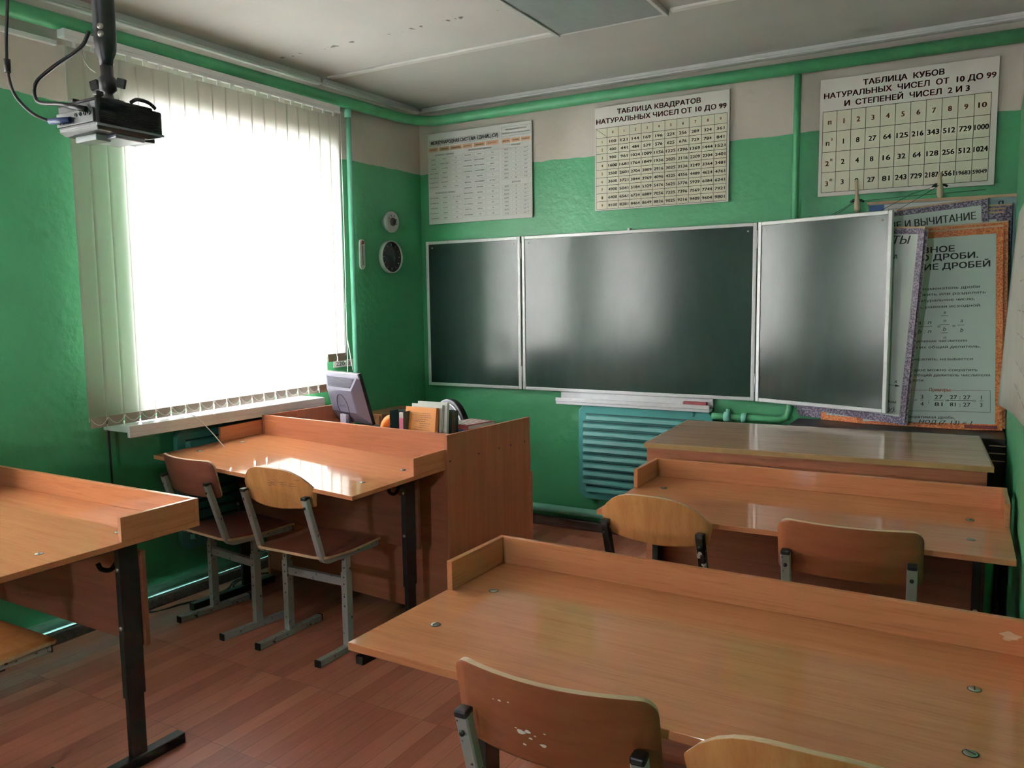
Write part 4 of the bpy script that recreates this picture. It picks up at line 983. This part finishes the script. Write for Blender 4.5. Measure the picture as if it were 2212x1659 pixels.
# ------------------------------------------------------------------ school chairs
def chair(label, x, y, rz, back, bmat, smat, fmat=M_GREY, dz=0):
    t = thing('school_chair', label, 'chair', (x, y, 0), R(rz), 'plywood school chairs')
    hs = .172
    zs = .43+dz
    for s in (-1, 1):
        X = s*hs
        bend = arc((-.105, zs-.004+.045), .045, R(190), R(265), 5, 'yz', X)
        path = [(X, -.222, .705+dz), (X, -.218, .69+dz)]+[(X, -.152, zs+.045)]+bend[1:]+[(X, .20, zs-.012)]
        st = MB().rect(path, .028, .024).build('side_tube', fmat, t)
        MB().box(X-.0135, X+.0135, -.237, -.207, .700+dz, .715+dz).build('end_cap', M_PLUG, st, .004)
        MB().box(X-.013, X+.013, .198, .206, zs-.025, zs+.003).build('end_cap', M_PLUG, st, .002)
        hole = MB().lathe([(.006, 0), (.006, .0012), (0, .0012)], 12, T=Matrix.Translation((X, -.2285, .668+dz)) @ Matrix.Rotation(R(78), 4, 'X')); hole.build('bolt_hole', M_PLUG, st)
        hb = MB().box(X-.012, X+.012, -.014, .014, .33, zs-.02).box(X-.015, X+.015, -.017, .017, .02, .345)
        for zz_ in (.40, .365, .325, .295, .24, .20): hb.lathe([(.0035, 0), (.0035, .0008), (0, .0008)], 8, 1, T=Matrix.Translation((X, -.0172 if zz_ < .345 else -.0142, zz_)) @ Matrix.Rotation(PI/2, 4, 'X'))
        hb.build('leg', [fmat, M_PLUG], t)
        ft = MB().rect([(X, -.185, .0145), (X, .19, .0145)], .029, .029).build('foot_bar', fmat, t)
        for yy in (-.192, .186): MB().box(X-.0155, X+.0155, yy, yy+.008, 0, .0305).build('end_cap', M_PLUG, ft, .003)
    MB().box(-hs+.015, hs-.015, -.012, .012, .283, .318).build('crossbar', fmat, t, .002)
    # seat
    def fs_(u, v):
        yv = -.165+.395*v; r = .05
        d = max(0, r-min(yv+.165, .23-yv)); wv = .198-(r-math.sqrt(max(0, r*r-d*d)))*1.0
        zz_ = zs+.019+.012*(2*u-1)**2*0-.012*math.sin(PI*v)+(-.02*max(0, (v-.8)/.2)**2)
        return ((u-.5)*2*wv, yv, zz_)
    vv = [0, .02, .05, .09, .14, .3, .5, .7, .86, .91, .95, .98, 1]
    MB().sheet(lambda u, v: fs_(u, vv[min(12, int(round(v*12)))]), 8, 12, .011, 0, 1).build('seat', [smat, M_PLYEDGE], t)
    z0, z1, hwb = (.640, .822, .200) if back == 'round' else (.640, .808, .198)
    def fb(u, v):
        q = (math.sin((v-.5)*PI)+1)/2 if back == 'round' else v
        if back == 'round':
            s_ = 2*u-1
            xx = s_*hwb*(1-.06*(1-q)) 
            top = z1-.085*abs(s_)**3.2; b0 = z0+.010+.020*abs(s_)**2*1.0
            zz_ = b0+(top-b0)*v
        else:
            r = .032; d = max(0, r-(z1-(z0+(z1-z0)*q))); d2 = max(0, r*.6-((z1-z0)*q))
            wv = hwb-(r-math.sqrt(max(0, r*r-d*d)))-(r*.6-math.sqrt(max(0, r*r*.36-d2*d2)))
            xx = (2*u-1)*wv; zz_ = z0+(z1-z0)*q
        k = .95
        return (xx, -.190-.032*(1-(xx/.172)**2)*1.0-.22*(zz_-.70), zz_+dz)
    rv = [0, .03, .07, .12, .3, .5, .68, .80, .86, .91, .95, .975, .99, 1]
    MB().sheet(lambda u, v: fb(u, rv[min(13, int(round(v*13)))]), 14, 13, .010, 0, 1).build('backrest', [bmat, M_PLYEDGE], t)
    return t
t = chair('school chair with rounded orange plywood back at the window side desk', .972, -2.150, 0, 'round', M_PLY_OR, M_PLY_BR)
k = MB(); rnd = random.Random(4)
def yb(x, z_): return -.190-.032*(1-(x/.172)**2)-.22*(z_-.70)-.0062
for i in range(26):
    x = rnd.uniform(-.02, .13); z_ = rnd.choice((.775, .766, .755, .748))+rnd.uniform(-.004, .004); L = rnd.uniform(.004, .03); dz = rnd.uniform(-.004, .004)
    p = [(x+L*q/4, z_+dz*q/4) for q in range(5)]
    k.tube([(a, yb(a, b), b) for a, b in p], .0006, 4)
k.tube([(a, yb(a, .715-(a-.06)*.55), .715-(a-.06)*.55) for a in (.06, .09, .12, .15)], .0007, 4, 1)
k.build('scribble', [M_BKBROWN, M_PLYEDGE], t)
chair('school chair with square dark brown back at the window side desk', .435, -2.135, -7, 'square', M_PLY_BR, M_PLY_BR)
chair('school chair with rounded orange back and chipped black tubes at the second desk', 2.505, -1.915, -4, 'round', M_PLY_OR, M_PLY_OR, M_BLACKCHIP)
chair('school chair with square red-brown back at the right end of the second desk', 3.098, -1.960, 3, 'square', M_PLY_RED, M_PLY_RED)
t = chair('school chair with square red-brown scuffed back at the right foreground desk', 2.775, -3.235, 2, 'square', M_PLY_RED, M_PLY_RED)
k = MB(); rnd = random.Random(9)
for x, z_, r in ((-.09, .752, .003), (-.07, .755, .002), (-.105, .75, .0015), (-.05, .70, .007), (-.035, .705, .005), (-.03, .692, .003), (-.02, .70, .002), (-.005, .684, .005), (-.045, .675, .003), (-.06, .705, .002), (.0, .71, .002)):
    pl = [(x+1.3*r*math.cos(q)*(1+.3*math.sin(3*q+x*99)), z_+.7*r*math.sin(q)) for q in [2*PI*i/9 for i in range(9)]]
    k.add([(a, yb(a, b)+.0004, b) for a, b in pl], [list(range(9))])
k.build('scuff_marks', M_PAPER, t)
chair('school chair with rounded back cut by the bottom edge of the photo', 3.225, -3.250, 2, 'round', M_PLY_OR, M_PLY_OR)
chair('school chair at the left edge of the photo, seat corner under the desk', .785, -3.50, 0, 'square', M_PLY_OR, M_PLY_OR)
